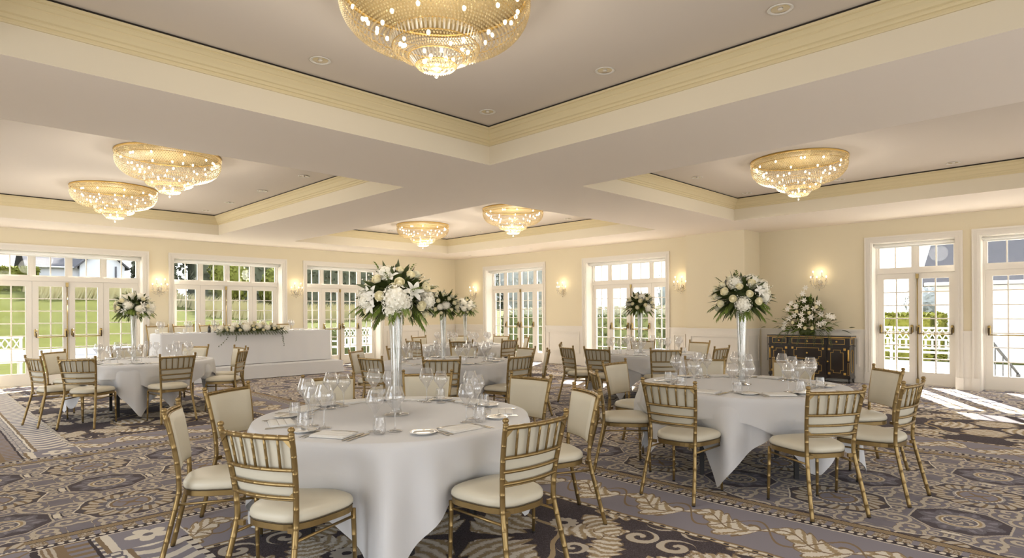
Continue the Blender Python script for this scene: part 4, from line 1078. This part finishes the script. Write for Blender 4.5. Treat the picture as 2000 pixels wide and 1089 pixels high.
# ------------------------------------------------------------------ wall sconces
def make_sconce():
    root = empty('wall_sconce')   # local -y into the room
    m = MB(); m.lathe([(0, 0), (.045, 0), (.05, .008), (.03, .02), (.015, .03), (0, .032)], 16, Matrix.Rotation(pi/2, 4, 'X')); m.lathe([(0, -.09), (.02, -.07), (.03, -.03), (.018, .0), (.026, .03), (.012, .06), (0, .07)], 12, Matrix.Translation((0, -.05, 0))); m.build('wall_plate', M['clear'], root)
    for k, (x, y, z, h) in enumerate([(-.15, -.10, .02, .07), (-.085, -.16, .05, .085), (0, -.20, .0, .085), (.085, -.16, .05, .085), (.15, -.10, .02, .07)]):
        zc = z+(.06 if k in (1, 3) else 0)
        m = MB(); m.tube(interp([(0, -.05, -.02), (x*.4, y*.45, -.07), (x*.85, y*.9, -.06), (x, y, zc-.01)], 4), .006, 6); a = m.build('arm', M['clear'], root, fix=False)
        m = MB(); m.lathe([(0, zc-.012), (.026, zc-.004), (.030, zc+.004), (.012, zc+.004), (0, zc+.004)], 12, Matrix.Translation((x, y, 0)))
        for q in range(6): m.gem((x+.027*cos(q*1.047), y+.027*sin(q*1.047), zc-.025), .005, .014)
        m.build('drip_pan', M['clear'], a, fix=False)
        m = MB(); m.lathe([(0, zc+.004), (.0085, zc+.004), (.0085, zc+h), (0, zc+h)], 10, Matrix.Translation((x, y, 0))); m.build('candle', M['candle'], a)
        m = MB(); m.ball((x, y, zc+h+.017), .0115, 8, 6, sz=1.6); m.build('bulb', M['bulb'], a)
    m = MB(); rnd = random.Random(2)
    for i in range(70):
        a = rnd.uniform(0, pi); rr = rnd.uniform(.03, .17); x = rr*cos(a); y = -.04-rr*sin(a)*.8; m.gem((x, y, -.06-.10*rnd.random()*(1-rr/.25)), .006, rnd.choice((.008, .016)))
    for k in range(9):
        for q in range(8):
            t = q/7; x = -.15+.3*k/8; m.gem((x*(1-t*.2), -.10, -.02-.03*sin(pi*t)-.05*t), .004)
    m.gem((0, -.05, -.16), .015, .022); m.build('crystal_drops', M['clear'], root, fix=False, kind='stuff')
    return Proto(root)
SCN = make_sconce()
def lamp(loc, power, col=(1, .78, .45), rad=.05, kind='POINT', name='lamp_light'):
    l = bpy.data.lights.new(name, kind); l.energy = power; l.color = col
    if kind == 'POINT': l.shadow_soft_size = rad
    o = bpy.data.objects.new(name, l); COL.objects.link(o); o.location = loc; return o
for (T, u, rz, lb) in ((LW, 4.07, 0, 'between the far left garden doors and the head table windows'), (LW, 7.31, 0, 'right of the head table windows'), (RW, 14.45, -pi/2, 'nearest the far corner on the right wall'), (RW, 10.79, -pi/2, 'between the two far right-wall doors'), (RW, 7.19, -pi/2, 'left of the jutting pier'), (RW2, 4.36, -pi/2, 'above the black sideboard')):
    p = T(u, -.001, 2.02)
    SCN.place(p, rz, 'crystal five-candle wall light '+lb, 'wall light', 'crystal wall lights')
    q = T(u, -.12, 2.22); lamp(q, 1.2, (1, .80, .5), .06)
# ------------------------------------------------------------------ chandeliers
M['pan'] = mat('pale gold reflector pan', srgb(205, 180, 128), 0.45)
def make_chandelier():
    root = empty('crystal_chandelier')  # origin at the ceiling
    m = MB(); m.lathe([(.60, -.001), (.632, -.001), (.636, -.008), (.626, -.02), (.60, -.02), (.60, -.001)], 64); m.build('ceiling_ring', M['gilt'], root)
    m = MB(); m.lathe([(0, -.001), (.599, -.001), (.599, -.012), (0, -.012)], 48); m.build('reflector_pan', M['pan'], root)
    # horizontal crystal bands at the rim
    m = MB()
    for j in range(4):
        z = -.030-.017*j; R = .628-.005*j*j*.5; n = 180
        for k in range(n):
            a = 2*pi*(k+.5*(j % 2))/n; m.gem((R*cos(a), R*sin(a), z), .0092, .0085)
    m.build('rim_crystals', M['crystal'], root, fix=False, kind='stuff')
    def prof_main(t):  # bowl
        a = t*pi/2; return (.30+.325*cos(a)**.85, -.095-.235*sin(a)**1.0)
    m = MB(); n = 130
    rows = 20
    for j in range(rows):
        R, z = prof_main(j/(rows-1)); cnt = n if R > .42 else 100
        for k in range(cnt):
            a = 2*pi*(k+.5*(j % 2))/cnt; m.gem((R*cos(a), R*sin(a), z), .0085, .0095)
    m.build('bowl_crystals', M['crystal'], root, fix=False, kind='stuff')
    def bars(name, R0, z0, R1, z1, n, w):
        m = MB()
        for k in range(n):
            a = 2*pi*k/n; b = w
            p = [(R0*cos(a-b), R0*sin(a-b), z0), (R0*cos(a+b), R0*sin(a+b), z0), (R1*cos(a+b*.8), R1*sin(a+b*.8), z1), (R1*cos(a-b*.8), R1*sin(a-b*.8), z1), ((R0+.006)*cos(a), (R0+.006)*sin(a), z0), ((R1+.006)*cos(a), (R1+.006)*sin(a), z1)]
            m.add(p, [(0, 4, 5, 3), (4, 1, 2, 5), (0, 3, 2, 1)])
        return m.build(name, M['clear'], root, fix=False, kind='stuff')
    bars('prism_band', .305, -.315, .285, -.375, 64, .028)
    m = MB()
    for (Ra, za, Rb, zb, rows, cnt) in ((.285, -.378, .19, -.43, 6, 84), (.19, -.432, .165, -.44, 1, 60), (.13, -.495, .055, -.515, 4, 44)):
        for j in range(rows):
            t = j/max(1, rows-1); a_ = t*pi/2; R = Rb+(Ra-Rb)*cos(a_); z = za+(zb-za)*sin(a_)
            for k in range(cnt): a = 2*pi*(k+.5*(j % 2))/cnt; m.gem((R*cos(a), R*sin(a), z), .0085, .009)
    m.build('tier_crystals', M['crystal'], root, fix=False, kind='stuff')
    bars('prism_band', .175, -.44, .135, -.49, 40, .045)
    m = MB(); m.lathe([(0, -.512), (.05, -.512), (.056, -.518), (.045, -.526), (0, -.530)], 20); m.build('base_rosette', M['crystal'], root, fix=False)
    m = MB(); m.tube([(0, 0, -.53), (0, 0, -.55)], .0015, 4); m.ball((0, 0, -.562), .014, 8, 6); m.build('pendant_ball', M['clear'], root, fix=False)
    # gilt hoops
    m = MB()
    for (R, z) in ((.625, -.095), (.535, -.21), (.305, -.312), (.288, -.377), (.18, -.436), (.135, -.492)):
        m.tube([(R*cos(2*pi*k/56), R*sin(2*pi*k/56), z) for k in range(56)], .0035, 4, closed=True)
    m.build('hoops', M['gilt'], root, fix=False)
    for (R, z, n) in ((.55, -.10, 16), (.46, -.19, 12), (.35, -.25, 8), (.22, -.37, 6), (.08, -.46, 4)):
        for k in range(n):
            a = 2*pi*k/n+R*7+.3*sin(k*5.3+R*20); m = MB(); m.ball((R*cos(a), R*sin(a), z), .013, 7, 5, sz=1.3); m.build('bulb', M['bulb'], root, fix=False)
    return Proto(root)
CH = make_chandelier()
for (x, y, lb) in ((2.50, 3.20, 'large gold crystal chandelier nearest the camera, cut by the top edge'), (2.50, 8.98, 'crystal chandelier, nearer of the two in the left tray ceiling'), (2.50, 12.0, 'crystal chandelier, farther of the two in the left tray ceiling'), (8.90, 8.86, 'crystal chandelier, nearer of the two in the far centre tray'), (8.93, 12.0, 'crystal chandelier, farther of the two in the far centre tray'), (8.96, 3.20, 'crystal chandelier alone in the right-hand tray ceiling')):
    CH.place((x, y, HU), 0, lb, 'chandelier', 'crystal chandeliers')
CHP = [(2.5, 3.20), (2.5, 8.98), (2.5, 12.0), (8.9, 8.86), (8.93, 12.0), (8.96, 3.20)]
# ------------------------------------------------------------------ downlights
def make_down():
    root = empty('recessed_downlight')
    m = MB(); m.lathe([(.062, -.001), (.085, -.003), (.088, -.007), (.080, -.009), (.064, -.005), (.062, -.001)], 28); m.build('trim_ring', M['white'], root)
    m = MB(); m.lathe([(.063, -.003), (.05, .0), (.03, .0), (.0, .0)], 24, Matrix.Translation((0, 0, -.001))); m.build('reflector', M['chrome'], root, fix=False)
    m = MB(); m.ball((0, 0, -.004), .02, 10, 6, sz=.4); m.build('lens', M['dim'], root, fix=False)
    return Proto(root)
DN = make_down()
DW = [(2.52, 4.83, 'left of three in the front tray ceiling, by the large chandelier'), (4.46, 3.26, 'right of the large chandelier in the front tray'), (4.46, 4.82, 'at the far corner of the front tray'), (4.46, 1.71, 'at the top right of the front tray'),
 (4.46, 9.11, 'nearest of the row in the left tray'), (4.46, 10.7, 'second of the row in the left tray'), (4.46, 12.26, 'third of the row in the left tray'), (4.46, 13.55, 'farthest of the row in the left tray'),
 (9.07, 13.6, 'left of the chandeliers in the far centre tray'), (10.95, 13.55, 'at the far corner of the far centre tray'), (10.95, 12.19, 'on the right side of the far centre tray, farther one'), (10.95, 9.1, 'on the right side of the far centre tray, nearer one'),
 (9.11, 4.83, 'left of the chandelier in the right tray'), (11.0, 4.84, 'at the far corner of the right tray'), (11.0, 3.27, 'beyond the chandelier in the right tray'), (11.0, 1.72, 'rightmost in the right tray')]
DW = [(x*.982, y*.982, lb) for (x, y, lb) in DW]
for (x, y, lb) in DW: DN.place((x, y, HU), 0, 'round recessed ceiling light '+lb, 'ceiling light', 'recessed ceiling lights')
for (x, y, lb) in ((12.15, 11.4, 'right one of two on the flat ceiling before the right wall'), (12.1, 13.9, 'left one of two on the flat ceiling before the right wall')):
    DN.place((x, y, HS), 0, 'small recessed light, '+lb, 'ceiling light', 'recessed ceiling lights', scale=(.6, .6, .6))
# ------------------------------------------------------------------ interior light
for i, (x, y) in enumerate(CHP):
    lamp((x, y, 2.86), CHW*(.75, 1.1, 1.25, 1.65, 1.65, .85)[i], (1, .93, .82), .20, name='chandelier_light')
for (x, y, lb) in DW:  # added fill spots; the downlights themselves are modelled unlit
    o = lamp((x, y, HU-.03), DNW, (1, .92, .82), .05, 'SPOT', 'added_fill_spot'); o.data.spot_size = radians(110); o.data.spot_blend = .8; o.data.shadow_soft_size = .05
# ------------------------------------------------------------------ outdoors
M['grass'] = mat('mown grass', srgb(64, 66, 26), 0.95, spec=0.05, noise=.32, nscale=1.1, bump=.4, bscale=60)
M['drygrass'] = mat('dry tall grass', srgb(150, 142, 106), 0.9, noise=.2, nscale=4, spec=0.08)
M['stone'] = mat('pale terrace stone', srgb(205, 200, 192), 0.85, noise=.08, nscale=5, spec=0.08)
M['path'] = mat('grey gravel path', srgb(105, 105, 108), 0.95, noise=.15, nscale=30, spec=0.08)
M['hedge'] = mat('hedge leaves', srgb(84, 92, 62), 0.7, noise=.5, nscale=9, spec=0.08)
M['hedgeb'] = mat('bright hedge leaves', srgb(104, 106, 48), 0.7, noise=.3, nscale=9, spec=0.08)
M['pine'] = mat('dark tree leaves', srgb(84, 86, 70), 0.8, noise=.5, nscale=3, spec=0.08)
M['haze'] = mat('haze tinted tree leaves', srgb(150, 152, 148), 0.9, noise=.25, nscale=3, spec=0.08)  # leaf colour greyed and lightened to imitate haze
M['blossom'] = mat('blossom hedge', srgb(150, 150, 132), 0.9, noise=.5, nscale=10, spec=0.05)
M['bark'] = mat('bark', srgb(92, 80, 66), 0.9)
M['render'] = mat('white house wall', srgb(196, 197, 200), 0.8, spec=0.08)
M['roof'] = mat('grey slate roof', srgb(84, 82, 84), 0.8, noise=.12, nscale=6, spec=0.08)
M['patio'] = mat('white painted garden furniture', srgb(200, 200, 198), 0.5)
M['iron'] = mat('black iron', srgb(40, 40, 42), 0.5)
def hill(x, y):
    top = 2.75 if x < 8 else max(1.55, 2.75-(x-8)*.13)
    t = min(1, max(0, (y-28.6)/15.0)); t = t*t*(3-2*t)
    return -.09+(top+.09)*t+.05*sin(x*.9+y*.5)*t
m = MB(); m.grid(lambda u, v: (-30+110*u, VL+TW+.0+60*v**1.3, hill(-30+110*u, VL+TW+60*v**1.3)), 70, 60)
o = m.build('lawn', M['grass'], fix=False); structure(o)
m = MB(); m.box(13.77, 60, -30, VL+TW, -.6, -.10); structure(m.build('garden_ground', M['grass']))
m = MB(); m.box(13.77, 20.5, -12, VL+TW-.01, -.10, -.03); structure(m.build('terrace', M['stone']))
m = MB(); m.box(-6, 16, VL+TW, VL+TW+1.3, -.3, -.03); structure(m.build('terrace', M['stone']))
m = MB(); m.box(-15, 30, 25.2, 27.4, -.2, -.06); structure(m.build('garden_path', M['path']))
m = MB(); m.box(-15, 14, 27.4, 27.7, -.2, .18); structure(m.build('white_kerb', M['render']))
def leafmass(name, c, size, mt, n, ls, seed, parent=None, box=False):
    rnd = random.Random(seed); m = MB()
    if box: m.box(-size[0]*.46, size[0]*.46, -size[1]*.46, size[1]*.46, 0, size[2]*.96)
    else: m.ball((0, 0, size[2]*.5), 1, 10, 8, Matrix.Diagonal((size[0]*.45, size[1]*.45, size[2]*.44, 1)) @ Matrix.Translation((0, 0, 0)))
    if not box:
        m.v = [(v[0], v[1], v[2]+size[2]*.5-size[2]*.5*size[2]*.44) for v in m.v]
    for i in range(n):
        if box:
            f = rnd.random(); x = rnd.uniform(-.5, .5)*size[0]; y = rnd.uniform(-.5, .5)*size[1]; z = rnd.uniform(.02, 1)*size[2]
            if f < .35: z = size[2]*rnd.uniform(.96, 1.04)
            elif f < .7: y = rnd.choice((-.5, .5))*size[1]
            else: x = rnd.choice((-.5, .5))*size[0]
            p = Vector((x, y, z)); N = Vector((rnd.uniform(-1, 1), rnd.uniform(-1, 1), rnd.uniform(-.2, 1)))
        else:
            N = Vector((rnd.gauss(0, 1), rnd.gauss(0, 1), rnd.gauss(0, 1))).normalized(); k = rnd.uniform(.78, 1.08)+.12*sin(N.x*7+seed)*sin(N.y*6+N.z*5)
            p = Vector((N.x*size[0]*.5*k, N.y*size[1]*.5*k, size[2]*.5+N.z*size[2]*.5*k))
        N = (N+Vector((rnd.uniform(-.7, .7), rnd.uniform(-.7, .7), rnd.uniform(-.5, .5)))).normalized()
        a = N.orthogonal().normalized(); b = N.cross(a); s = ls*rnd.uniform(.6, 1.3); q = rnd.uniform(0, 3)
        u = (a*cos(q)+b*sin(q))*s; v = (b*cos(q)-a*sin(q))*s*.6
        m.add([p-u, p-v*.8, p+u, p+v], [(0, 1, 2, 3)])
    o = m.build(name, mt, parent, fix=False); o['kind'] = 'stuff' if parent else 'thing'
    if not parent: del o['kind']
    o.location = c; return o
def tree(loc, h, w, mt, label, seed, trunk=.35, n=1500, ls=.3):
    r = empty('tree', loc); tag(r, label, 'tree', 'trees beyond the windows')
    m = MB(); m.tube([(0, 0, -.3), (.05, 0, h*.3), (0, .05, h*.6)], [h*.035, h*.028, h*.015], 7); m.build('trunk', M['bark'], r)
    leafmass('crown', (0, 0, h*trunk*.5), (w, w, h*(1-trunk*.5)), mt, n, ls, seed, r)
TR = [(12.4, 48.5, 4.8, 2.4, 'pine', 'leafy tree beside the white house on the slope'), (17.0, 50, 11, 4.4, 'pine', 'tall dark tree on the slope behind the head table windows, left one'), (22.2, 50.5, 12, 4.6, 'pine', 'tall dark tree on the slope behind the head table windows, middle one'),
 (27.6, 50.5, 12, 4.8, 'pine', 'tall dark tree on the slope behind the head table windows, right one'), (33.4, 50.5, 12, 5, 'pine', 'dark tree seen through the doors right of the head table, left one'), (39.5, 50, 12, 5, 'pine', 'dark tree seen through the doors right of the head table, right one'),
 (15.2, 41.8, 3.9, 2.4, 'hedgeb', 'bright yellow-green shrub under the dark trees, left one'), (18.4, 41.8, 3.2, 2.2, 'hedgeb', 'bright yellow-green shrub under the dark trees, right one'),
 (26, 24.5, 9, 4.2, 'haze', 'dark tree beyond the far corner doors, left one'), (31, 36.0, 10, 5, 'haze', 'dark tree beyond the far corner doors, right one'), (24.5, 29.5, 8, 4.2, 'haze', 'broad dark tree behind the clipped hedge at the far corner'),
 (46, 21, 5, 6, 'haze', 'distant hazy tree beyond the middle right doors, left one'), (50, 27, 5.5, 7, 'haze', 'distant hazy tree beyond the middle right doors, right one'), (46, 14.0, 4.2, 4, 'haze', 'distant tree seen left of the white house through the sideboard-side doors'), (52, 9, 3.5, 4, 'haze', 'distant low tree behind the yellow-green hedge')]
for i, (x, y, h, w, mt, lb) in enumerate(TR):
    z = hill(x, y) if y > VL+TW and x < 24 and y > 28 else -.1
    tree((x, y, z), h, w, M[mt], lb, i+5, .25 if mt == 'pine' else .1, 2200 if mt == 'pine' else 1300, .30 if mt == 'pine' else .16)
def hedge(name, x0, x1, y0, y1, h, mt, label, seed, n, ls=.07, z=-.1):
    o = leafmass(name, ((x0+x1)/2, (y0+y1)/2, z), (x1-x0, y1-y0, h), mt, n, ls, seed, None, True); tag(o, label, 'hedge')
hedge('hedge', 16.9, 17.9, 9.9, 17.5, 1.35, M['hedge'], 'dark clipped hedge beyond the far corner doors', 41, 5000)
hedge('flowering_hedge', 18.3, 19.2, 9.9, 18.5, 1.66, M['blossom'], 'white-blossomed hedge behind the dark hedge at the far corner', 42, 4000, .06)
hedge('hedge', 20.8, 21.8, 3.6, 9.3, 1.38, M['hedgeb'], 'bright yellow-green hedge behind the white garden benches', 43, 5000)
hedge('hedge', 2, 5.4, 44.3, 45.3, 1.5, M['hedgeb'], 'bright hedge on top of the grassy slope left of the white house', 44, 1800, .16, 2.6)
hedge('hedge', 9.8, 15.4, 19.6, 20.4, .95, M['hedge'], 'low dark hedge outside the doors right of the head table', 45, 2400)
hedge('thicket', 12.7, 44, 44.6, 46.2, 4.2, M['pine'], 'dense dark shrubbery under the tall trees behind the head table', 46, 7000, .22, 1.2)
# tall dry grass at the top of the slope
m = MB(); rnd = random.Random(77)
for i in range(6500):
    x = rnd.uniform(4.5, 27); y = rnd.uniform(37.0, 40.4) if x > 12 else rnd.uniform(39.5, 43.0); z = hill(x, y); h = rnd.uniform(.35, .9); dx = rnd.uniform(.1, .5); w = .03
    m.add([(x-w, y, z-.05), (x+w, y, z-.05), (x+dx*.5+w*.8, y, z+h*.7), (x+dx, y, z+h), (x+dx*.5-w*.8, y, z+h*.7)], [(0, 1, 2, 3, 4)])
o = m.build('tall_grass', M['drygrass'], fix=False); tag(o, 'tall pale dry grasses along the top of the garden slope', 'grass'); o['kind'] = 'stuff'
# house on the slope
h1 = empty('white_house', (7.2, 46, 2.5)); tag(h1, 'white house with a grey roof and gable at the top of the grassy slope', 'house')
def gable(m, x0, x1, y0, y1, ze, zr, axis='x', ov=.25, th=.12):
    if axis == 'x':
        ym = (y0+y1)/2; k = (zr-ze)/(ym-y0)
        m.add([(x0-ov, y0-ov, ze-k*ov), (x1+ov, y0-ov, ze-k*ov), (x1+ov, ym, zr), (x0-ov, ym, zr), (x0-ov, y1+ov, ze-k*ov), (x1+ov, y1+ov, ze-k*ov)]+[(x0-ov, y0-ov, ze-k*ov+th), (x1+ov, y0-ov, ze-k*ov+th), (x1+ov, ym, zr+th), (x0-ov, ym, zr+th), (x0-ov, y1+ov, ze-k*ov+th), (x1+ov, y1+ov, ze-k*ov+th)],
              [(0, 1, 2, 3), (3, 2, 5, 4), (6, 9, 8, 7), (9, 10, 11, 8), (0, 6, 7, 1), (4, 5, 11, 10), (0, 3, 9, 6), (3, 4, 10, 9), (1, 7, 8, 2), (2, 8, 11, 5)])
    else:
        t = MB(); gable(t, y0, y1, x0, x1, ze, zr, 'x', ov, th); m.add([(v[1], v[0], v[2]) for v in t.v], t.f)
m = MB(); m.box(-2.0, .4, 0, 5, 0, 1.95); m.build('wall', M['render'], h1)
m = MB(); gable(m, -2.0, .4, 0, 5, 1.95, 3.4); m.build('roof', M['roof'], h1)
m = MB(); m.box(.4, 2.8, -.5, 5, 0, 2.0); m.add([(.4, -.5, 2.0), (2.8, -.5, 2.0), (1.6, -.5, 3.1), (.4, 5, 2.0), (2.8, 5, 2.0), (1.6, 5, 3.1)], [(0, 1, 2), (3, 5, 4), (0, 2, 5, 3), (1, 4, 5, 2)]); m.build('gable_wall', M['render'], h1)
m = MB(); gable(m, .4, 2.8, -.5, 5, 2.03, 3.13, 'y'); m.build('roof', M['roof'], h1)
m = MB(); m.tube([(2.3, -.56, 0), (2.3, -.56, 2.0)], .05, 6); m.build('downpipe', M['roof'], h1)
m = MB(); m.tube([(-2.2, -.28, 1.85), (.3, -.28, 1.85)], .06, 6); m.build('gutter', M['patio'], h1)
# house beyond the right doors
h2 = empty('garden_building', (22.5, 4.0, -.1)); tag(h2, 'long white building with a grey roof beyond the right-hand doors', 'house')
m = MB(); m.box(0, 8, -14, 0, 0, 2.45); m.build('wall', M['render'], h2)
m = MB(); gable(m, 0, 8, -14, 0, 2.5, 5.6, 'y', .35); m.build('roof', M['roof'], h2)
m = MB(); m.tube([(-.4, -14, 2.3), (-.4, .2, 2.3)], .06, 6); m.build('gutter', M['patio'], h2)
for y in (-1.1, -3.2, -6.0):
    m = MB(); m.box(-.05, .0, y-.35, y+.35, .7, 1.9); w = m.build('window_frame', M['patio'], h2)
    m = MB(); m.box(-.055, -.049, y-.29, y+.29, .76, 1.84); m.build('pane', M['roof'], w)
# lattice benches
def make_bench(L=1.5):
    r = empty('garden_bench'); W = M['patio']   # faces -x local; long along y
    for y in (-L/2+.04, L/2-.04):
        m = MB(); m.box(-.03, .03, y-.025, y+.025, 0, 1.02); m.build('leg', W, r); m = MB(); m.box(-.50, -.45, y-.025, y+.025, 0, .62); m.build('leg', W, r)
        m = MB(); m.box(-.52, .0, y-.03, y+.03, .60, .64); m.build('armrest', W, r)
    m = MB()
    for i in range(6): m.box(-.50+.085*i, -.43+.085*i, -L/2, L/2, .40, .425)
    m.build('seat', W, r)
    m = MB(); m.box(-.02, .02, -L/2, L/2, .98, 1.03); m.box(-.02, .02, -L/2, L/2, .48, .52); m.box(-.02, .02, -L/2, L/2, .70, .73)
    n = int(L/.14)
    for i in range(n):
        a = -L/2+.05+(L-.1)*i/n; b = a+(L-.1)/n
        for (p, q) in (((a, .73), (b, .98)), ((b, .73), (a, .98))):
            m.tube([(0, p[0], p[1]), (0, q[0], q[1])], .012, 4)
        m.box(-.01, .01, (a+b)/2-.02, (a+b)/2+.02, .50, .72)
    m.build('lattice_back', W, r)
    return Proto(r)
BN = make_bench()
BN.place((18.1, 3.35, -.03), 0, 'white lattice garden bench, seen through the right leaf of the doors beside the sideboard', 'bench', 'white garden benches')
BN.place((18.3, 4.95, -.03), .25, 'white lattice garden bench, seen through the left leaf of the doors beside the sideboard', 'bench', 'white garden benches')
BN.place((1.2, 18.4, -.09), -pi/2, 'white garden bench on the lawn outside the far left doors', 'bench', 'white garden benches')
BN.place((10.6, 18.0, -.09), -pi/2+.3, 'white garden bench outside the doors right of the head table, left one', 'bench', 'white garden benches')
BN.place((12.6, 18.3, -.09), -pi/2, 'white garden bench outside the doors right of the head table, right one', 'bench', 'white garden benches')
BN.place((15.9, 8.3, -.03), -.3, 'white garden bench outside the middle right doors', 'bench', 'white garden benches')
# iron handrail
r = empty('iron_handrail', (16.3, 1.95, -.03)); tag(r, 'black iron handrail with finial on the terrace, seen through the rightmost doors', 'railing')
m = MB(); m.tube([(0, 0, 0), (0, 0, .92)], .035, 8); m.ball((0, 0, .97), .06, 8, 6); m.ball((0, 0, .62), .055, 8, 6); m.build('post', M['iron'], r)
m = MB(); m.tube([(0, 0, .86), (.3, -.45, .1)], .028, 6); m.tube([(.3, -.45, .1), (.3, -.45, -.02)], .04, 6); m.build('rail', M['iron'], r)
for k in range(3): m = MB(); m.tube([(.08*k+.05, -.12*k-.1, 0), (.08*k+.05, -.12*k-.1, .72-.2*k)], .012, 5); m.build('baluster', M['iron'], r)
# ------------------------------------------------------------------ sky and sun
w = bpy.data.worlds.new('sky'); SC.world = w; w.use_nodes = True; nt = w.node_tree; bg = nt.nodes['Background']
tc = nt.nodes.new('ShaderNodeTexCoord'); sp = nt.nodes.new('ShaderNodeSeparateXYZ'); nt.links.new(tc.outputs['Generated'], sp.inputs[0])
cr = nt.nodes.new('ShaderNodeValToRGB'); cr.color_ramp.elements[0].position = 0.0; cr.color_ramp.elements[0].color = (.86, .86, .85, 1)
cr.color_ramp.elements[1].position = .6; cr.color_ramp.elements[1].color = (.74, .83, .96, 1)
nt.links.new(sp.outputs['Z'], cr.inputs[0]); nt.links.new(cr.outputs[0], bg.inputs['Color']); bg.inputs['Strength'].default_value = SKY
s = bpy.data.lights.new('sun', 'SUN'); s.energy = SUN; s.angle = radians(.6); s.color = (1, .96, .88)
so = bpy.data.objects.new('sun', s); COL.objects.link(so); so.location = (30, 20, 20)
el = radians(31.8); d = Vector((-.885*cos(el), -.466*cos(el), -sin(el)))
so.rotation_mode = 'QUATERNION'; so.rotation_quaternion = d.to_track_quat('-Z', 'Y')
